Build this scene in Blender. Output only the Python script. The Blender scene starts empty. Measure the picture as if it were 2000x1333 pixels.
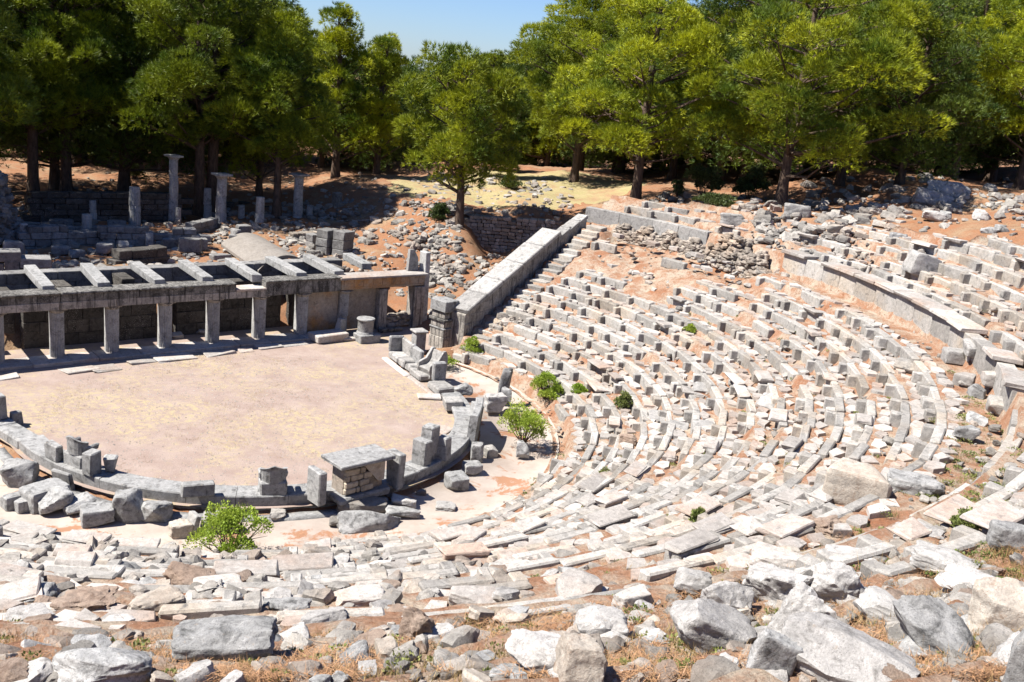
import bpy, math, random
import numpy as np
from mathutils import Vector, Matrix, noise as mnoise
R = math.radians
random.seed(7); rng = np.random.default_rng(7)
SC = bpy.context.scene; COL = SC.collection

# ------------------------------------------------------------------ camera
CAM = np.array([-13.4596, -27.8924, 11.3620]); YAW, PITCH, ROLL, FPX = .713157, -.264850, .107520, 1908.893
cy_, sy_ = math.cos(YAW), math.sin(YAW)
FW = np.array([sy_*math.cos(PITCH), cy_*math.cos(PITCH), math.sin(PITCH)])
_R = np.array([cy_, -sy_, 0.]); _U = np.cross(_R, FW)
RT = _R*math.cos(ROLL)+_U*math.sin(ROLL); UP = -_R*math.sin(ROLL)+_U*math.cos(ROLL)
cam = bpy.data.cameras.new('camera'); co = bpy.data.objects.new('camera', cam); COL.objects.link(co)
m = Matrix.Identity(4)
for i in range(3):
    m[i][0] = RT[i]; m[i][1] = UP[i]; m[i][2] = -FW[i]; m[i][3] = CAM[i]
co.matrix_world = m
cam.sensor_width = 36; cam.lens = 36*FPX/2000; cam.clip_end = 3000; cam.clip_start = .1
SC.camera = co

# ------------------------------------------------------------------ sky, sun, exposure
LD = Vector((.63, -.30, -1.0)).normalized()
w = bpy.data.worlds.new('World'); SC.world = w; w.use_nodes = True
nt = w.node_tree; nt.nodes.clear()
sky = nt.nodes.new('ShaderNodeTexSky'); sky.sky_type = 'NISHITA'; sky.sun_disc = False
sky.sun_elevation = math.asin(-LD.z); sky.sun_rotation = math.atan2(-LD.x, -LD.y)
sky.altitude = 0; sky.air_density = 1.0; sky.dust_density = .2; sky.ozone_density = 3.0
bg = nt.nodes.new('ShaderNodeBackground'); bg.inputs[1].default_value = .056
wo = nt.nodes.new('ShaderNodeOutputWorld'); tn = nt.nodes.new('ShaderNodeMix'); tn.data_type = 'RGBA'; tn.blend_type = 'MULTIPLY'; tn.inputs[0].default_value = 1; tn.inputs[7].default_value = (.60, .74, 1.06, 1)
nt.links.new(sky.outputs[0], tn.inputs[6]); nt.links.new(tn.outputs[2], bg.inputs[0]); nt.links.new(bg.outputs[0], wo.inputs[0])
sl = bpy.data.lights.new('sun', 'SUN'); sl.energy = 5.0; sl.angle = R(.53); sl.color = (1, .955, .88)
so = bpy.data.objects.new('sun', sl); COL.objects.link(so); so.rotation_euler = LD.to_track_quat('-Z', 'Y').to_euler(); so.location = (-20, 10, 40)
SC.view_settings.view_transform = 'Standard'; SC.view_settings.look = 'None'
SC.view_settings.exposure = 1.38; SC.view_settings.gamma = 1

# ------------------------------------------------------------------ tags
def tag(o, label=None, cat=None, group=None, kind=None):
    if label: o['label'] = label
    if cat: o['category'] = cat
    if group: o['group'] = group
    if kind: o['kind'] = kind
    return o
def thing(name, loc, label, cat, group=None, rz=0.):
    o = bpy.data.objects.new(name, None); COL.objects.link(o); o.empty_display_size = .2
    o.location = loc; o.rotation_euler = (0, 0, rz)
    return tag(o, label, cat, group)

# ------------------------------------------------------------------ terrain
def nz(x, y, s=1., o=0.):
    x = np.asarray(x, float)*s+o; y = np.asarray(y, float)*s+o*1.7
    return (np.sin(x*1.1+1.3*np.sin(y*.7+o))+np.sin(y*1.3+1.7*np.sin(x*.6))+.6*np.sin(x*2.3+y*1.9+o)+.5*np.sin(x*3.1-y*2.7))/3.1
CT = np.array([
 (-20,0,0),(-16,8,.1),(-9,5,0),(-5,4,0),(0,4,0),(6,5.5,0),(10.6,6.5,.0),(11.5,5.4,.1),(0,-3,0),(-10,9,.1),(-3,9,.1),(4,9,.1),(9,8.5,.1),
 (-12,13,1.4),(-6,12.5,1.9),(0,12.5,1.9),(5,12.8,1.9),(9,12.3,1.2),(11.5,9.5,.5),(13,8,.5),(14.5,8,.9),(16,8.6,1.3),(18,10.3,1.8),(19.6,9.8,2.4),(20.8,8.6,3.7),(18.9,12.3,1.9),
 (-12,18,1.6),(-6,17,1.7),(0,17,1.7),(6,17,1.7),(11,15,1.7),(15,13,1.9),
 (-14,26,1.7),(-4,26,1.6),(6,26,1.7),(13,21,2.2),(-10,36,2.0),(2,36,2.2),(14,34,2.6),(-24,30,2.2),(-28,14,1.8),
 (17.4,13.3,3.4),(16.9,12.8,3.1),(17.9,13.9,3.5),(15.6,14,2.8),(15.4,12,1.7),(13.2,13.4,1.9),(19.6,16,4.0),(22.5,13,4.3),(20,18.5,4.1),(25,16,4.5),(28,22,4.6),(22,26,4.0),(32,30,4.4),(24,34,3.4),(36,22,5.0),
 (22,7.5,5.4),(24,5,5.9),(26,9,5.3),(28,2,6.4),(26,-3,6.6),(31,8,5.9),(35,12,5.8),(30,-5,7.2),(31,-11,8.0),(31,-17,8.8),(37,-4,8.2),(38,4,7.2),(42,-10,9.2),(46,4,8.0),(48,16,6.6),
 (30,-24,9.6),(24,-30,9.9),(10,-33,10.0),(-4,-34,10.0),(-14,-34,10.0),(-24,-28,9.8),(-32,-10,7),(-30,4,3),
 (60,40,4),(40,50,2),(10,60,1),(-20,60,1.5),(-50,30,2),(70,0,9),(60,-30,12),(90,30,5),(0,100,-3),(60,90,-3),(120,60,-2),(-60,80,-2),(120,-20,9)], float)
def rbf(x, y):
    x = np.asarray(x, float); y = np.asarray(y, float); sh = x.shape
    x = x.ravel(); y = y.ravel(); out = np.zeros(len(x))
    for s in range(0, len(x), 20000):
        d2 = (x[s:s+20000, None]-CT[None, :, 0])**2+(y[s:s+20000, None]-CT[None, :, 1])**2+.6
        wt = d2**-1.9; out[s:s+20000] = (wt*CT[None, :, 2]).sum(1)/wt.sum(1)
    return out.reshape(sh)
AN0 = np.array([9.6, 2.45]); AND = np.array([math.cos(R(17.6)), math.sin(R(17.6))]); ANN = np.array([-AND[1], AND[0]])
def an_side(x, y): return np.where(np.asarray(x) < 4, np.where((np.asarray(x) > -8.5) & (np.asarray(y) > 5.3), 10., -10.), (np.asarray(x)-AN0[0])*ANN[0]+(np.asarray(y)-AN0[1])*ANN[1])     # >0: outside, beyond the retaining wall
ROUT_T = np.array([-200, -150, -116, -80, -50, -30, -10, 5, 20.]); ROUT_R = np.array([33, 33, 33, 31.5, 29, 26.2, 24.4, 23.6, 23.0])
def rout(th): return np.interp(th, ROUT_T, ROUT_R)
NR1, RP, RH, RZ0, R0 = 14, .745, .325, .08, 9.9
R_DW, Z_PAS, Z_UP = 21.3, 4.62, 5.5
def hcav(r):
    return np.where(r < 9.7, 0., np.where(r < 20.4, RZ0+.432*(r-R0), np.where(r < R_DW+.2, Z_PAS, Z_UP+.432*(np.minimum(r, 31.)-21.9))))
def polar(x, y):
    r = np.hypot(x, y); th = np.degrees(np.arctan2(y, x)); th = np.where(th > 90, th-360, th); return r, th
def height(x, y):
    x = np.asarray(x, float); y = np.asarray(y, float); r, th = polar(x, y)
    a = np.clip((rout(th)-r)/1.6, 0, 1); a = a*np.clip((-an_side(x, y)+.3)/.6, 0, 1)
    a = a*np.clip((th+202)/6, 0, 1)
    a = np.where((r < 9.7), 1., a)*np.where(y > 5.2, np.where(r < 9.7, 0, 1), 1)
    h = hcav(r)
    h = np.where(r < 9.7, np.where((r > 7.15) & (th < 15), -.2*np.clip((r-7.15)/.3, 0, 1), 0), h)
    q = rbf(x, y); sd = (x-18.9)*.735+(y-14.2)*.678; al_ = (x-18.9)*.678-(y-14.2)*.735
    q = np.where((sd > 0) & (sd < 3) & (al_ > -.6) & (al_ < 4.2), np.maximum(q, 3.9), q)
    return a*h+(1-a)*q
def hgt(x, y): return float(height(np.array([x]), np.array([y]))[0])
def ray(u, v):
    d = FW+RT*((u-1000)/FPX)-UP*((v-666.5)/FPX); return d/np.linalg.norm(d)
def VP(u, v, z):                                   # where the sight line through a place seen in the survey photo meets the level z
    d = ray(u, v); t = (z-CAM[2])/d[2]; return CAM+d*t
def GT(us, vs, lo=2.):                             # same, against the terrain
    us = np.atleast_1d(np.asarray(us, float)); vs = np.atleast_1d(np.asarray(vs, float))
    D = FW[None]+RT[None]*((us-1000)/FPX)[:, None]-UP[None]*((vs-666.5)/FPX)[:, None]; D /= np.linalg.norm(D, axis=1)[:, None]
    t = np.full(len(us), lo); done = np.zeros(len(us), bool)
    for k in range(1500):
        P = CAM+D*t[:, None]; below = P[:, 2] < height(P[:, 0], P[:, 1]); done |= below
        t = np.where(done, t, t+np.maximum(.04, t*.004))
        if done.all() or t.min() > 160: break
    P = CAM+D*t[:, None]; return P, t, done
def in_view(P, mu=60):
    d = np.asarray(P)-CAM; z = d@FW; u = 1000+FPX*(d@RT)/z; v = 666.5-FPX*(d@UP)/z
    return (z > .5) & (u > -mu) & (u < 2000+mu) & (v > -mu) & (v < 1333+mu), z
def AT(u, t):                                      # ground point in the image column u at depth t
    v = 300.
    for _ in range(12):
        d = ray(u, v); P = CAM+d*(t/(d@FW)); h = hgt(P[0], P[1]); v += (P[2]-h)*FPX/t*.9
    return np.array([P[0], P[1], h])

# ------------------------------------------------------------------ materials
def mat(name, fn, rough=.9, spec=.25):
    m = bpy.data.materials.new(name); m.use_nodes = True; t = m.node_tree; b = t.nodes['Principled BSDF']
    b.inputs['Roughness'].default_value = rough; b.inputs['Specular IOR Level'].default_value = spec
    def N(ty, **k):
        n = t.nodes.new('ShaderNode'+ty)
        for a, v in k.items():
            if a.startswith('i_'):
                key = a[2:]; key = int(key) if key.isdigit() else key.replace('_', ' '); n.inputs[key].default_value = v
            else: setattr(n, a, v)
        return n
    L = t.links.new
    fn(t, b, N, L); return m
def ramp(N, L, src, p0, p1, c0=(0,0,0,1), c1=(1,1,1,1)):
    r = N('ValToRGB'); e = r.color_ramp.elements; e[0].position = p0; e[1].position = p1; e[0].color = c0; e[1].color = c1
    L(src, r.inputs[0]); return r.outputs[0]
def mix(N, L, f, a, b, mode='MIX'):
    n = N('Mix', data_type='RGBA', blend_type=mode)
    if isinstance(f, float): n.inputs[0].default_value = f
    else: L(f, n.inputs[0])
    for s, i in ((a, 6), (b, 7)):
        if isinstance(s, tuple): n.inputs[i].default_value = (*s, 1)
        else: L(s, n.inputs[i])
    return n.outputs[2]
def noi(N, L, pos, sc, det=6, ro=.6, dist=0.):
    n = N('TexNoise', i_Scale=sc, i_Detail=det, i_Roughness=ro, i_Distortion=dist); L(pos, n.inputs['Vector']); return n.outputs[0]
def stone(name, c1, c2, dark, lich=.35, rs=.35, fleck=False, warm=None, bump=.5, bs=14, streak=False):
    c1, c2, dark, warm = [None if q is None else tuple(v*.70 for v in q) for q in (c1, c2, dark, warm)]
    def f(t, b, N, L):
        g = N('NewGeometry'); pos = g.outputs['Position']
        n1 = noi(N, L, pos, 1.7, 8, .65); n2 = noi(N, L, pos, 9, 8, .7); n3 = noi(N, L, pos, .55, 5)
        c = mix(N, L, ramp(N, L, n1, .3, .7), c1, c2)
        if warm: c = mix(N, L, ramp(N, L, n3, .48, .66), c, warm)
        c = mix(N, L, ramp(N, L, noi(N, L, pos, 4.2, 10, .75, .6), .62-lich*.35, .74-lich*.2), c, dark)
        c = mix(N, L, .45, c, ramp(N, L, n2, .3, .72, (.22,.22,.22,1), (1.35,1.35,1.35,1)), 'MULTIPLY')
        c = mix(N, L, .55, c, ramp(N, L, noi(N, L, pos, 46, 8, .8), .3, .7, (.5,.49,.48,1), (1.3,1.3,1.3,1)), 'MULTIPLY')
        if streak:
            mp = N('Mapping'); mp.inputs['Scale'].default_value = (7, 7, .6); L(pos, mp.inputs[0])
            s = noi(N, L, mp.outputs[0], 1.3, 5); c = mix(N, L, ramp(N, L, s, .5, .62), c, dark)
        sk = noi(N, L, pos, 62, 3, .6); c = mix(N, L, ramp(N, L, sk, .60, .66, (0,0,0,1), (.7,.7,.7,1)), c, dark)
        c = mix(N, L, ramp(N, L, noi(N, L, pos, 13, 6, .7), .62, .70, (0,0,0,1), (.55,.55,.55,1)), c, (.30,.235,.17))
        if fleck:
            v = N('TexVoronoi', i_Scale=26.); L(pos, v.inputs['Vector'])
            a = ramp(N, L, v.outputs['Distance'], .12, .2, (1,1,1,1), (0,0,0,1)); k = ramp(N, L, noi(N, L, pos, 1.1, 4), .5, .58)
            mm = N('Math', operation='MULTIPLY'); L(a, mm.inputs[0]); L(k, mm.inputs[1]); c = mix(N, L, mm.outputs[0], c, (.55,.53,.5))
        oi = N('ObjectInfo'); ad = N('Math', operation='ADD'); L(oi.outputs['Random'], ad.inputs[0]); L(g.outputs['Random Per Island'], ad.inputs[1])
        fr = N('Math', operation='FRACT'); L(ad.outputs[0], fr.inputs[0])
        hs = N('HueSaturation'); L(c, hs.inputs['Color']); mr = N('MapRange'); L(fr.outputs[0], mr.inputs[0]); mr.inputs[3].default_value = 1-rs; mr.inputs[4].default_value = 1+rs*.6
        L(mr.outputs[0], hs.inputs['Value']); L(hs.outputs[0], b.inputs['Base Color'])
        vp = N('TexVoronoi', i_Scale=5.5, feature='DISTANCE_TO_EDGE'); wv = N('VectorMath', operation='ADD'); L(pos, wv.inputs[0]); nv = N('TexNoise', i_Scale=3., i_Detail=6.); L(pos, nv.inputs['Vector']); L(nv.outputs['Color'], wv.inputs[1]); L(wv.outputs[0], vp.inputs['Vector'])
        hh = N('Math', operation='MULTIPLY_ADD'); L(ramp(N, L, vp.outputs['Distance'], 0, .05), hh.inputs[0]); hh.inputs[1].default_value = .07; L(noi(N, L, pos, bs, 9, .75), hh.inputs[2])
        bm = N('Bump', i_Strength=bump, i_Distance=.035); L(hh.outputs[0], bm.inputs['Height']); L(bm.outputs[0], b.inputs['Normal'])
    return mat(name, f)
M = {}
M['seat'] = stone('seat_marble', (.40,.38,.35), (.57,.54,.50), (.13,.125,.12), .22, .3, warm=(.50,.43,.35))
M['slab'] = stone('paving_marble', (.48,.44,.40), (.61,.57,.53), (.20,.185,.17), .15, .28, warm=(.53,.40,.32))
M['white'] = stone('pale_marble', (.40,.385,.365), (.52,.50,.475), (.17,.165,.155), .32, .2)
M['bench'] = stone('bench_marble', (.33,.33,.325), (.47,.465,.455), (.10,.098,.095), .34, .12, bump=.4)
M['grey'] = stone('grey_boulder', (.38,.38,.37), (.57,.56,.545), (.12,.118,.115), .4, .25, bs=9, bump=.9)
M['boulder'] = stone('pale_boulder', (.50,.48,.455), (.66,.63,.60), (.20,.185,.17), .28, .2, bs=9, bump=.9)
M['tan'] = stone('buff_boulder', (.52,.44,.36), (.60,.55,.48), (.33,.22,.15), .25, .15, bs=9, bump=.9)
M['brown'] = stone('brown_boulder', (.38,.27,.20), (.52,.41,.33), (.22,.14,.10), .3, .2, bs=22, bump=1.2)
M['rubble'] = stone('rubble_stone', (.34,.32,.29), (.50,.465,.42), (.15,.135,.12), .25, .4, warm=(.46,.37,.30), bump=.9)
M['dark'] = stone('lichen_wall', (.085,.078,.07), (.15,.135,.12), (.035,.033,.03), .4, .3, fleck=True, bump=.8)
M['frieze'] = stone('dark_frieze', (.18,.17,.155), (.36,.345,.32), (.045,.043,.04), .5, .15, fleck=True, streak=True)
M['archi'] = stone('architrave', (.42,.385,.34), (.58,.53,.47), (.12,.11,.10), .35, .12, streak=True)
M['column'] = stone('column_marble', (.46,.46,.45), (.62,.61,.59), (.17,.165,.155), .3, .1)
M['ochre'] = stone('stained_panel', (.42,.34,.26), (.54,.47,.39), (.24,.19,.15), .25, .12, warm=(.56,.27,.08), bump=.3)
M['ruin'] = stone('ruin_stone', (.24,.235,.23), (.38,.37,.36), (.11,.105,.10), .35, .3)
M['rough'] = stone('rough_masonry', (.38,.33,.28), (.52,.45,.38), (.14,.12,.10), .3, .4, warm=(.44,.33,.24), bump=1.)
M['beige'] = stone('beige_block', (.50,.41,.30), (.60,.53,.43), (.28,.2,.13), .2, .2)
M['concrete'] = stone('concrete', (.27,.24,.21), (.34,.31,.28), (.19,.17,.15), .2, .05, bump=.2)
def earth(name, a, b2, c3, lo=.45, hi=.62, s3=.35, fine=(.5,1.3)):
    a, b2, c3 = [tuple(v*.74 for v in q) for q in (a, b2, c3)]
    def f(t, b, N, L):
        g = N('NewGeometry'); pos = g.outputs['Position']
        c = mix(N, L, ramp(N, L, noi(N, L, pos, 1.3, 9, .7), .35, .65), a, b2)
        c = mix(N, L, ramp(N, L, noi(N, L, pos, s3, 9, .72, .4), lo, hi), c, c3)
        c = mix(N, L, .8, c, ramp(N, L, noi(N, L, pos, 22, 8, .8), .3, .7, (*[fine[0]]*3,1), (*[fine[1]]*3,1)), 'MULTIPLY')
        c = mix(N, L, ramp(N, L, noi(N, L, pos, 7.5, 10, .8, .5), .54, .60, (0,0,0,1), (.75,.75,.75,1)), c, tuple(v_*.52 for v_ in a))
        v = N('TexVoronoi', i_Scale=14.); L(pos, v.inputs['Vector'])
        c = mix(N, L, ramp(N, L, v.outputs['Distance'], .08, .13, (.5,.5,.5,1), (0,0,0,1)), c, (.38,.33,.28))
        L(c, b.inputs['Base Color']); bm = N('Bump', i_Strength=.9, i_Distance=.05); L(noi(N, L, pos, 17, 10, .75), bm.inputs['Height']); L(bm.outputs[0], b.inputs['Normal'])
    return mat(name, f, .95, .1)
M['ground'] = earth('needle_earth', (.35,.16,.08), (.31,.18,.11), (.37,.27,.17), .48, .66)
M['cavea'] = earth('cavea_earth', (.31,.14,.075), (.36,.225,.15), (.43,.355,.275), .43, .60, 1.6, fine=(.4,1.4))
M['field'] = earth('dry_grass', (.44,.36,.20), (.37,.32,.15), (.38,.24,.14), .48, .62, .5)
M['orch'] = None
def f(t, b, N, L):
    g = N('NewGeometry'); pos = g.outputs['Position']
    c = mix(N, L, ramp(N, L, noi(N, L, pos, 1.1, 9, .7), .35, .68), (.235,.175,.148), (.305,.243,.21))
    y = mix(N, L, ramp(N, L, noi(N, L, pos, 5.1, 9, .8), .46, .58), c, (.335,.275,.165))
    c = mix(N, L, ramp(N, L, noi(N, L, pos, .27, 5, .7, .3), .44, .56), c, y)
    c = mix(N, L, .8, c, ramp(N, L, noi(N, L, pos, 30, 10, .9), .35, .65, (.55,.55,.55,1), (1.3,1.3,1.3,1)), 'MULTIPLY')
    L(c, b.inputs['Base Color']); bm = N('Bump', i_Strength=.5, i_Distance=.02); L(noi(N, L, pos, 30, 10, .8), bm.inputs['Height']); L(bm.outputs[0], b.inputs['Normal'])
M['orch'] = mat('orchestra_floor', f, .95, .1)
def f(t, b, N, L):
    g = N('NewGeometry'); pos = g.outputs['Position']
    c = mix(N, L, ramp(N, L, noi(N, L, pos, .9, 8, .7), .35, .65), (.27,.22,.185), (.35,.305,.265))
    c = mix(N, L, ramp(N, L, noi(N, L, pos, .8, 6, .7, .5), .55, .6), c, (.26,.14,.085))
    L(c, b.inputs['Base Color']); bm = N('Bump', i_Strength=.5, i_Distance=.02); L(noi(N, L, pos, 12, 10, .8), bm.inputs['Height']); L(bm.outputs[0], b.inputs['Normal'])
M['passage'] = mat('worn_passage', f, .9, .1)
def leafy(name, a, b2, tr=.35, hue=.06, rough=.55):
    def f(t, b, N, L):
        g = N('NewGeometry'); pos = g.outputs['Position']
        r1 = noi(N, L, pos, .42, 5); c = mix(N, L, ramp(N, L, r1, .38, .60), a, b2); oi = N('ObjectInfo'); c = mix(N, L, ramp(N, L, oi.outputs['Random'], 0, 1, (.05,.05,.05,1), (.45,.45,.45,1)), c, tuple(v*.6 for v in a))
        hs = N('HueSaturation'); L(c, hs.inputs['Color']); mr = N('MapRange'); L(g.outputs['Random Per Island'], mr.inputs[0]); mr.inputs[3].default_value = .55; mr.inputs[4].default_value = 1.45
        L(mr.outputs[0], hs.inputs['Value']); L(hs.outputs[0], b.inputs['Base Color'])
        tl = N('BsdfTranslucent'); L(hs.outputs[0], tl.inputs[0]); ms = N('MixShader'); ms.inputs[0].default_value = tr
        L(b.outputs[0], ms.inputs[1]); L(tl.outputs[0], ms.inputs[2]); L(ms.outputs[0], t.nodes['Material Output'].inputs[0])
    return mat(name, f, rough, .3)
M['pine'] = leafy('pine_needles', (.09,.14,.010), (.38,.40,.012), .24)
M['pine_mid'] = leafy('mid_pine_needles', (.065,.11,.010), (.31,.35,.014), .22)
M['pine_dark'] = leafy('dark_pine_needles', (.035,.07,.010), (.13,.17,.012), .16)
M['bush'] = leafy('bush_leaves', (.05,.08,.02), (.09,.11,.035))
M['fern'] = leafy('fresh_leaves', (.22,.32,.035), (.36,.43,.06), .4)
M['weed'] = leafy('weed_leaves', (.13,.17,.045), (.24,.25,.08), .3)
M['straw'] = leafy('straw', (.30,.21,.085), (.37,.27,.13), .2)
M['needle'] = leafy('fallen_needles', (.26,.14,.07), (.36,.21,.11), .1)
def f(t, b, N, L):
    g = N('NewGeometry'); pos = g.outputs['Position']; mp = N('Mapping'); mp.inputs['Scale'].default_value = (1, 1, .25); L(pos, mp.inputs[0])
    c = mix(N, L, ramp(N, L, noi(N, L, mp.outputs[0], 9, 8, .7), .35, .65), (.045,.03,.022), (.13,.09,.065)); L(c, b.inputs['Base Color'])
    bm = N('Bump', i_Strength=1., i_Distance=.05); L(noi(N, L, mp.outputs[0], 9, 8, .8), bm.inputs['Height']); L(bm.outputs[0], b.inputs['Normal'])
M['bark'] = mat('pine_bark', f)

# ------------------------------------------------------------------ mesh tools
def mesh(name, V, F, m, parent=None, smooth=None, loc=None):
    me = bpy.data.meshes.new(name); me.from_pydata([tuple(v) for v in V], [], [tuple(f) for f in F]); me.update()
    if m: me.materials.append(m)
    if smooth is not None:
        me.polygons.foreach_set('use_smooth', [True]*len(me.polygons))
        if smooth < 3: me.set_sharp_from_angle(angle=smooth)
    o = bpy.data.objects.new(name, me); COL.objects.link(o)
    if parent: o.parent = parent
    if loc is not None: o.location = loc
    return o
def fast_mesh(name, V, F, m, parent=None):          # V (n,3), F (m,k) arrays, k = 3 or 4
    me = bpy.data.meshes.new(name); V = np.asarray(V, np.float32); F = np.asarray(F, np.int32); k = F.shape[1]
    me.vertices.add(len(V)); me.vertices.foreach_set('co', V.ravel()); me.loops.add(F.size); me.loops.foreach_set('vertex_index', F.ravel())
    me.polygons.add(len(F)); me.polygons.foreach_set('loop_start', np.arange(0, F.size, k, dtype=np.int32)); me.update(calc_edges=True)
    if m: me.materials.append(m)
    o = bpy.data.objects.new(name, me); COL.objects.link(o)
    if parent: o.parent = parent
    return o
# chamfered, slightly irregular stone block: 24 verts
_s = [(sx, sy, sz) for sx in (-1, 1) for sy in (-1, 1) for sz in (-1, 1)]
def _blk():
    idx = {}; V = []
    for s in _s:
        for a in range(3): idx[(s, a)] = len(V); V.append((s, a))
    F = []
    for a in range(3):
        b, c = (a+1) % 3, (a+2) % 3
        for sg in (-1, 1):
            q = []
            for (p, r) in ((-1,-1), (1,-1), (1,1), (-1,1)):
                s = [0]*3; s[a] = sg; s[b] = p; s[c] = r; q.append(idx[(tuple(s), a)])
            F.append(q if sg > 0 else q[::-1])
    for a in range(3):                              # edge quads along axis a
        b, c = (a+1) % 3, (a+2) % 3
        for p in (-1, 1):
            for r in (-1, 1):
                s0 = [0]*3; s0[a] = -1; s0[b] = p; s0[c] = r; s1 = list(s0); s1[a] = 1; s0 = tuple(s0); s1 = tuple(s1)
                q = [idx[(s0, b)], idx[(s1, b)], idx[(s1, c)], idx[(s0, c)]]; F.append(q if p*r < 0 else q[::-1])
    for s in _s:
        q = [idx[(s, 0)], idx[(s, 1)], idx[(s, 2)]]; F.append(q if s[0]*s[1]*s[2] > 0 else q[::-1])
    return V, F
_BV, _BF = _blk()
class MB:
    def __init__(s): s.V = []; s.F = []
    def add(s, V, F):
        n = len(s.V); s.V += [tuple(v) for v in V]; s.F += [tuple(i+n for i in f) for f in F]
    def block(s, c, size, rz=0., ch=.02, jit=.012, rx=0., ry=0., taper=1., X=None):
        h = [size[i]/2 for i in range(3)]; cj = {k: [random.uniform(-jit, jit) for _ in range(3)] for k in _s}
        M3 = (Matrix.Rotation(rz, 3, 'Z') @ Matrix.Rotation(ry, 3, 'Y') @ Matrix.Rotation(rx, 3, 'X'))
        V = []
        for (sg, a) in _BV:
            p = Vector([sg[i]*(h[i]-(0 if i == a else min(ch, h[i]*.6))) + cj[sg][i] for i in range(3)])
            if taper != 1 and sg[2] > 0: p.x *= taper; p.y *= taper
            p = M3 @ p; V.append((p.x+c[0], p.y+c[1], p.z+c[2]))
        s.add(V, _BF); return s
    def prism(s, pts, z0, z1):                      # polygon in xy extruded
        n = len(pts); V = [(p[0], p[1], z0) for p in pts]+[(p[0], p[1], z1) for p in pts]
        s.add(V, [tuple(range(n))[::-1], tuple(range(n, 2*n))]+[(i, (i+1) % n, n+(i+1) % n, n+i) for i in range(n)]); return s
    def lathe(s, c, prof, seg=24, flute=0, fl=.06, half=None, rot=0.):
        V = []; n = seg
        for (r, z) in prof:
            for k in range(n):
                a = 2*math.pi*k/n+rot; rr = r*(1-(fl if flute and k % 2 else 0)); V.append((c[0]+rr*math.cos(a), c[1]+rr*math.sin(a), c[2]+z))
        F = []
        for j in range(len(prof)-1):
            for k in range(n): F.append((j*n+k, j*n+(k+1) % n, (j+1)*n+(k+1) % n, (j+1)*n+k))
        F.append(tuple(range(n))[::-1]); F.append(tuple(range((len(prof)-1)*n, len(prof)*n))); s.add(V, F); return s
    def tube(s, pts, rad, seg=8):
        V = []; n = seg; pts = [Vector(p) for p in pts]
        for j, p in enumerate(pts):
            d = (pts[min(j+1, len(pts)-1)]-pts[max(j-1, 0)]).normalized(); a = d.orthogonal().normalized() if j == 0 else (a-d*a.dot(d)).normalized(); b = d.cross(a)
            for k in range(n):
                t = 2*math.pi*k/n; V.append(tuple(p+(a*math.cos(t)+b*math.sin(t))*rad[j]))
        F = [(j*n+k, j*n+(k+1) % n, (j+1)*n+(k+1) % n, (j+1)*n+k) for j in range(len(pts)-1) for k in range(n)]
        F.append(tuple(range(n))[::-1]); F.append(tuple(range((len(pts)-1)*n, len(pts)*n))); s.add(V, F); return s
    def build(s, name, m, parent=None, smooth=None, loc=None): return mesh(name, s.V, s.F, m, parent, smooth, loc)

def rock_geo(size, seed, boxy=.5, n=6, rough=.08, cuts=5, freq=1.6):
    """irregular stone: cube-sphere blend, planed by random planes, roughened; returns V, F; base at z=0-ish"""
    rr = random.Random(seed); ids = {}; V = []; F = []
    def vid(i, j, k):
        key = (i, j, k)
        if key not in ids: ids[key] = len(V); V.append(Vector((2*i/n-1, 2*j/n-1, 2*k/n-1)))
        return ids[key]
    for a in range(n):
        for b in range(n):
            F += [(vid(a,b,0), vid(a,b+1,0), vid(a+1,b+1,0), vid(a+1,b,0)), (vid(a,b,n), vid(a+1,b,n), vid(a+1,b+1,n), vid(a,b+1,n)),
                  (vid(a,0,b), vid(a+1,0,b), vid(a+1,0,b+1), vid(a,0,b+1)), (vid(a,n,b), vid(a,n,b+1), vid(a+1,n,b+1), vid(a+1,n,b)),
                  (vid(0,a,b), vid(0,a,b+1), vid(0,a+1,b+1), vid(0,a+1,b)), (vid(n,a,b), vid(n,a+1,b), vid(n,a+1,b+1), vid(n,a,b+1))]
    pw = 2+boxy*10
    for v in V:
        L = (abs(v.x)**pw+abs(v.y)**pw+abs(v.z)**pw)**(1/pw); v /= L
    for _ in range(cuts):
        nn = Vector((rr.gauss(0, 1), rr.gauss(0, 1), rr.gauss(0, .8))).normalized(); d = rr.uniform(.62, .95)+(.25 if boxy > .6 else 0)
        for v in V:
            q = v.dot(nn)-d
            if q > 0: v -= nn*q*.96
    off = Vector((rr.uniform(0, 99), rr.uniform(0, 99), rr.uniform(0, 99))); out = []
    for v in V:
        q = mnoise.fractal(v*freq+off, .9, 2.1, 4); q2 = abs(mnoise.noise(v*freq*2.3+off))
        v = v*(1+rough*(q*1.6-q2*.6)); out.append((v.x*size[0]/2, v.y*size[1]/2, v.z*size[2]/2))
    return out, F
def rotM(rx, ry, rz): return Matrix.Rotation(rz, 3, 'Z') @ Matrix.Rotation(ry, 3, 'Y') @ Matrix.Rotation(rx, 3, 'X')

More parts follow.
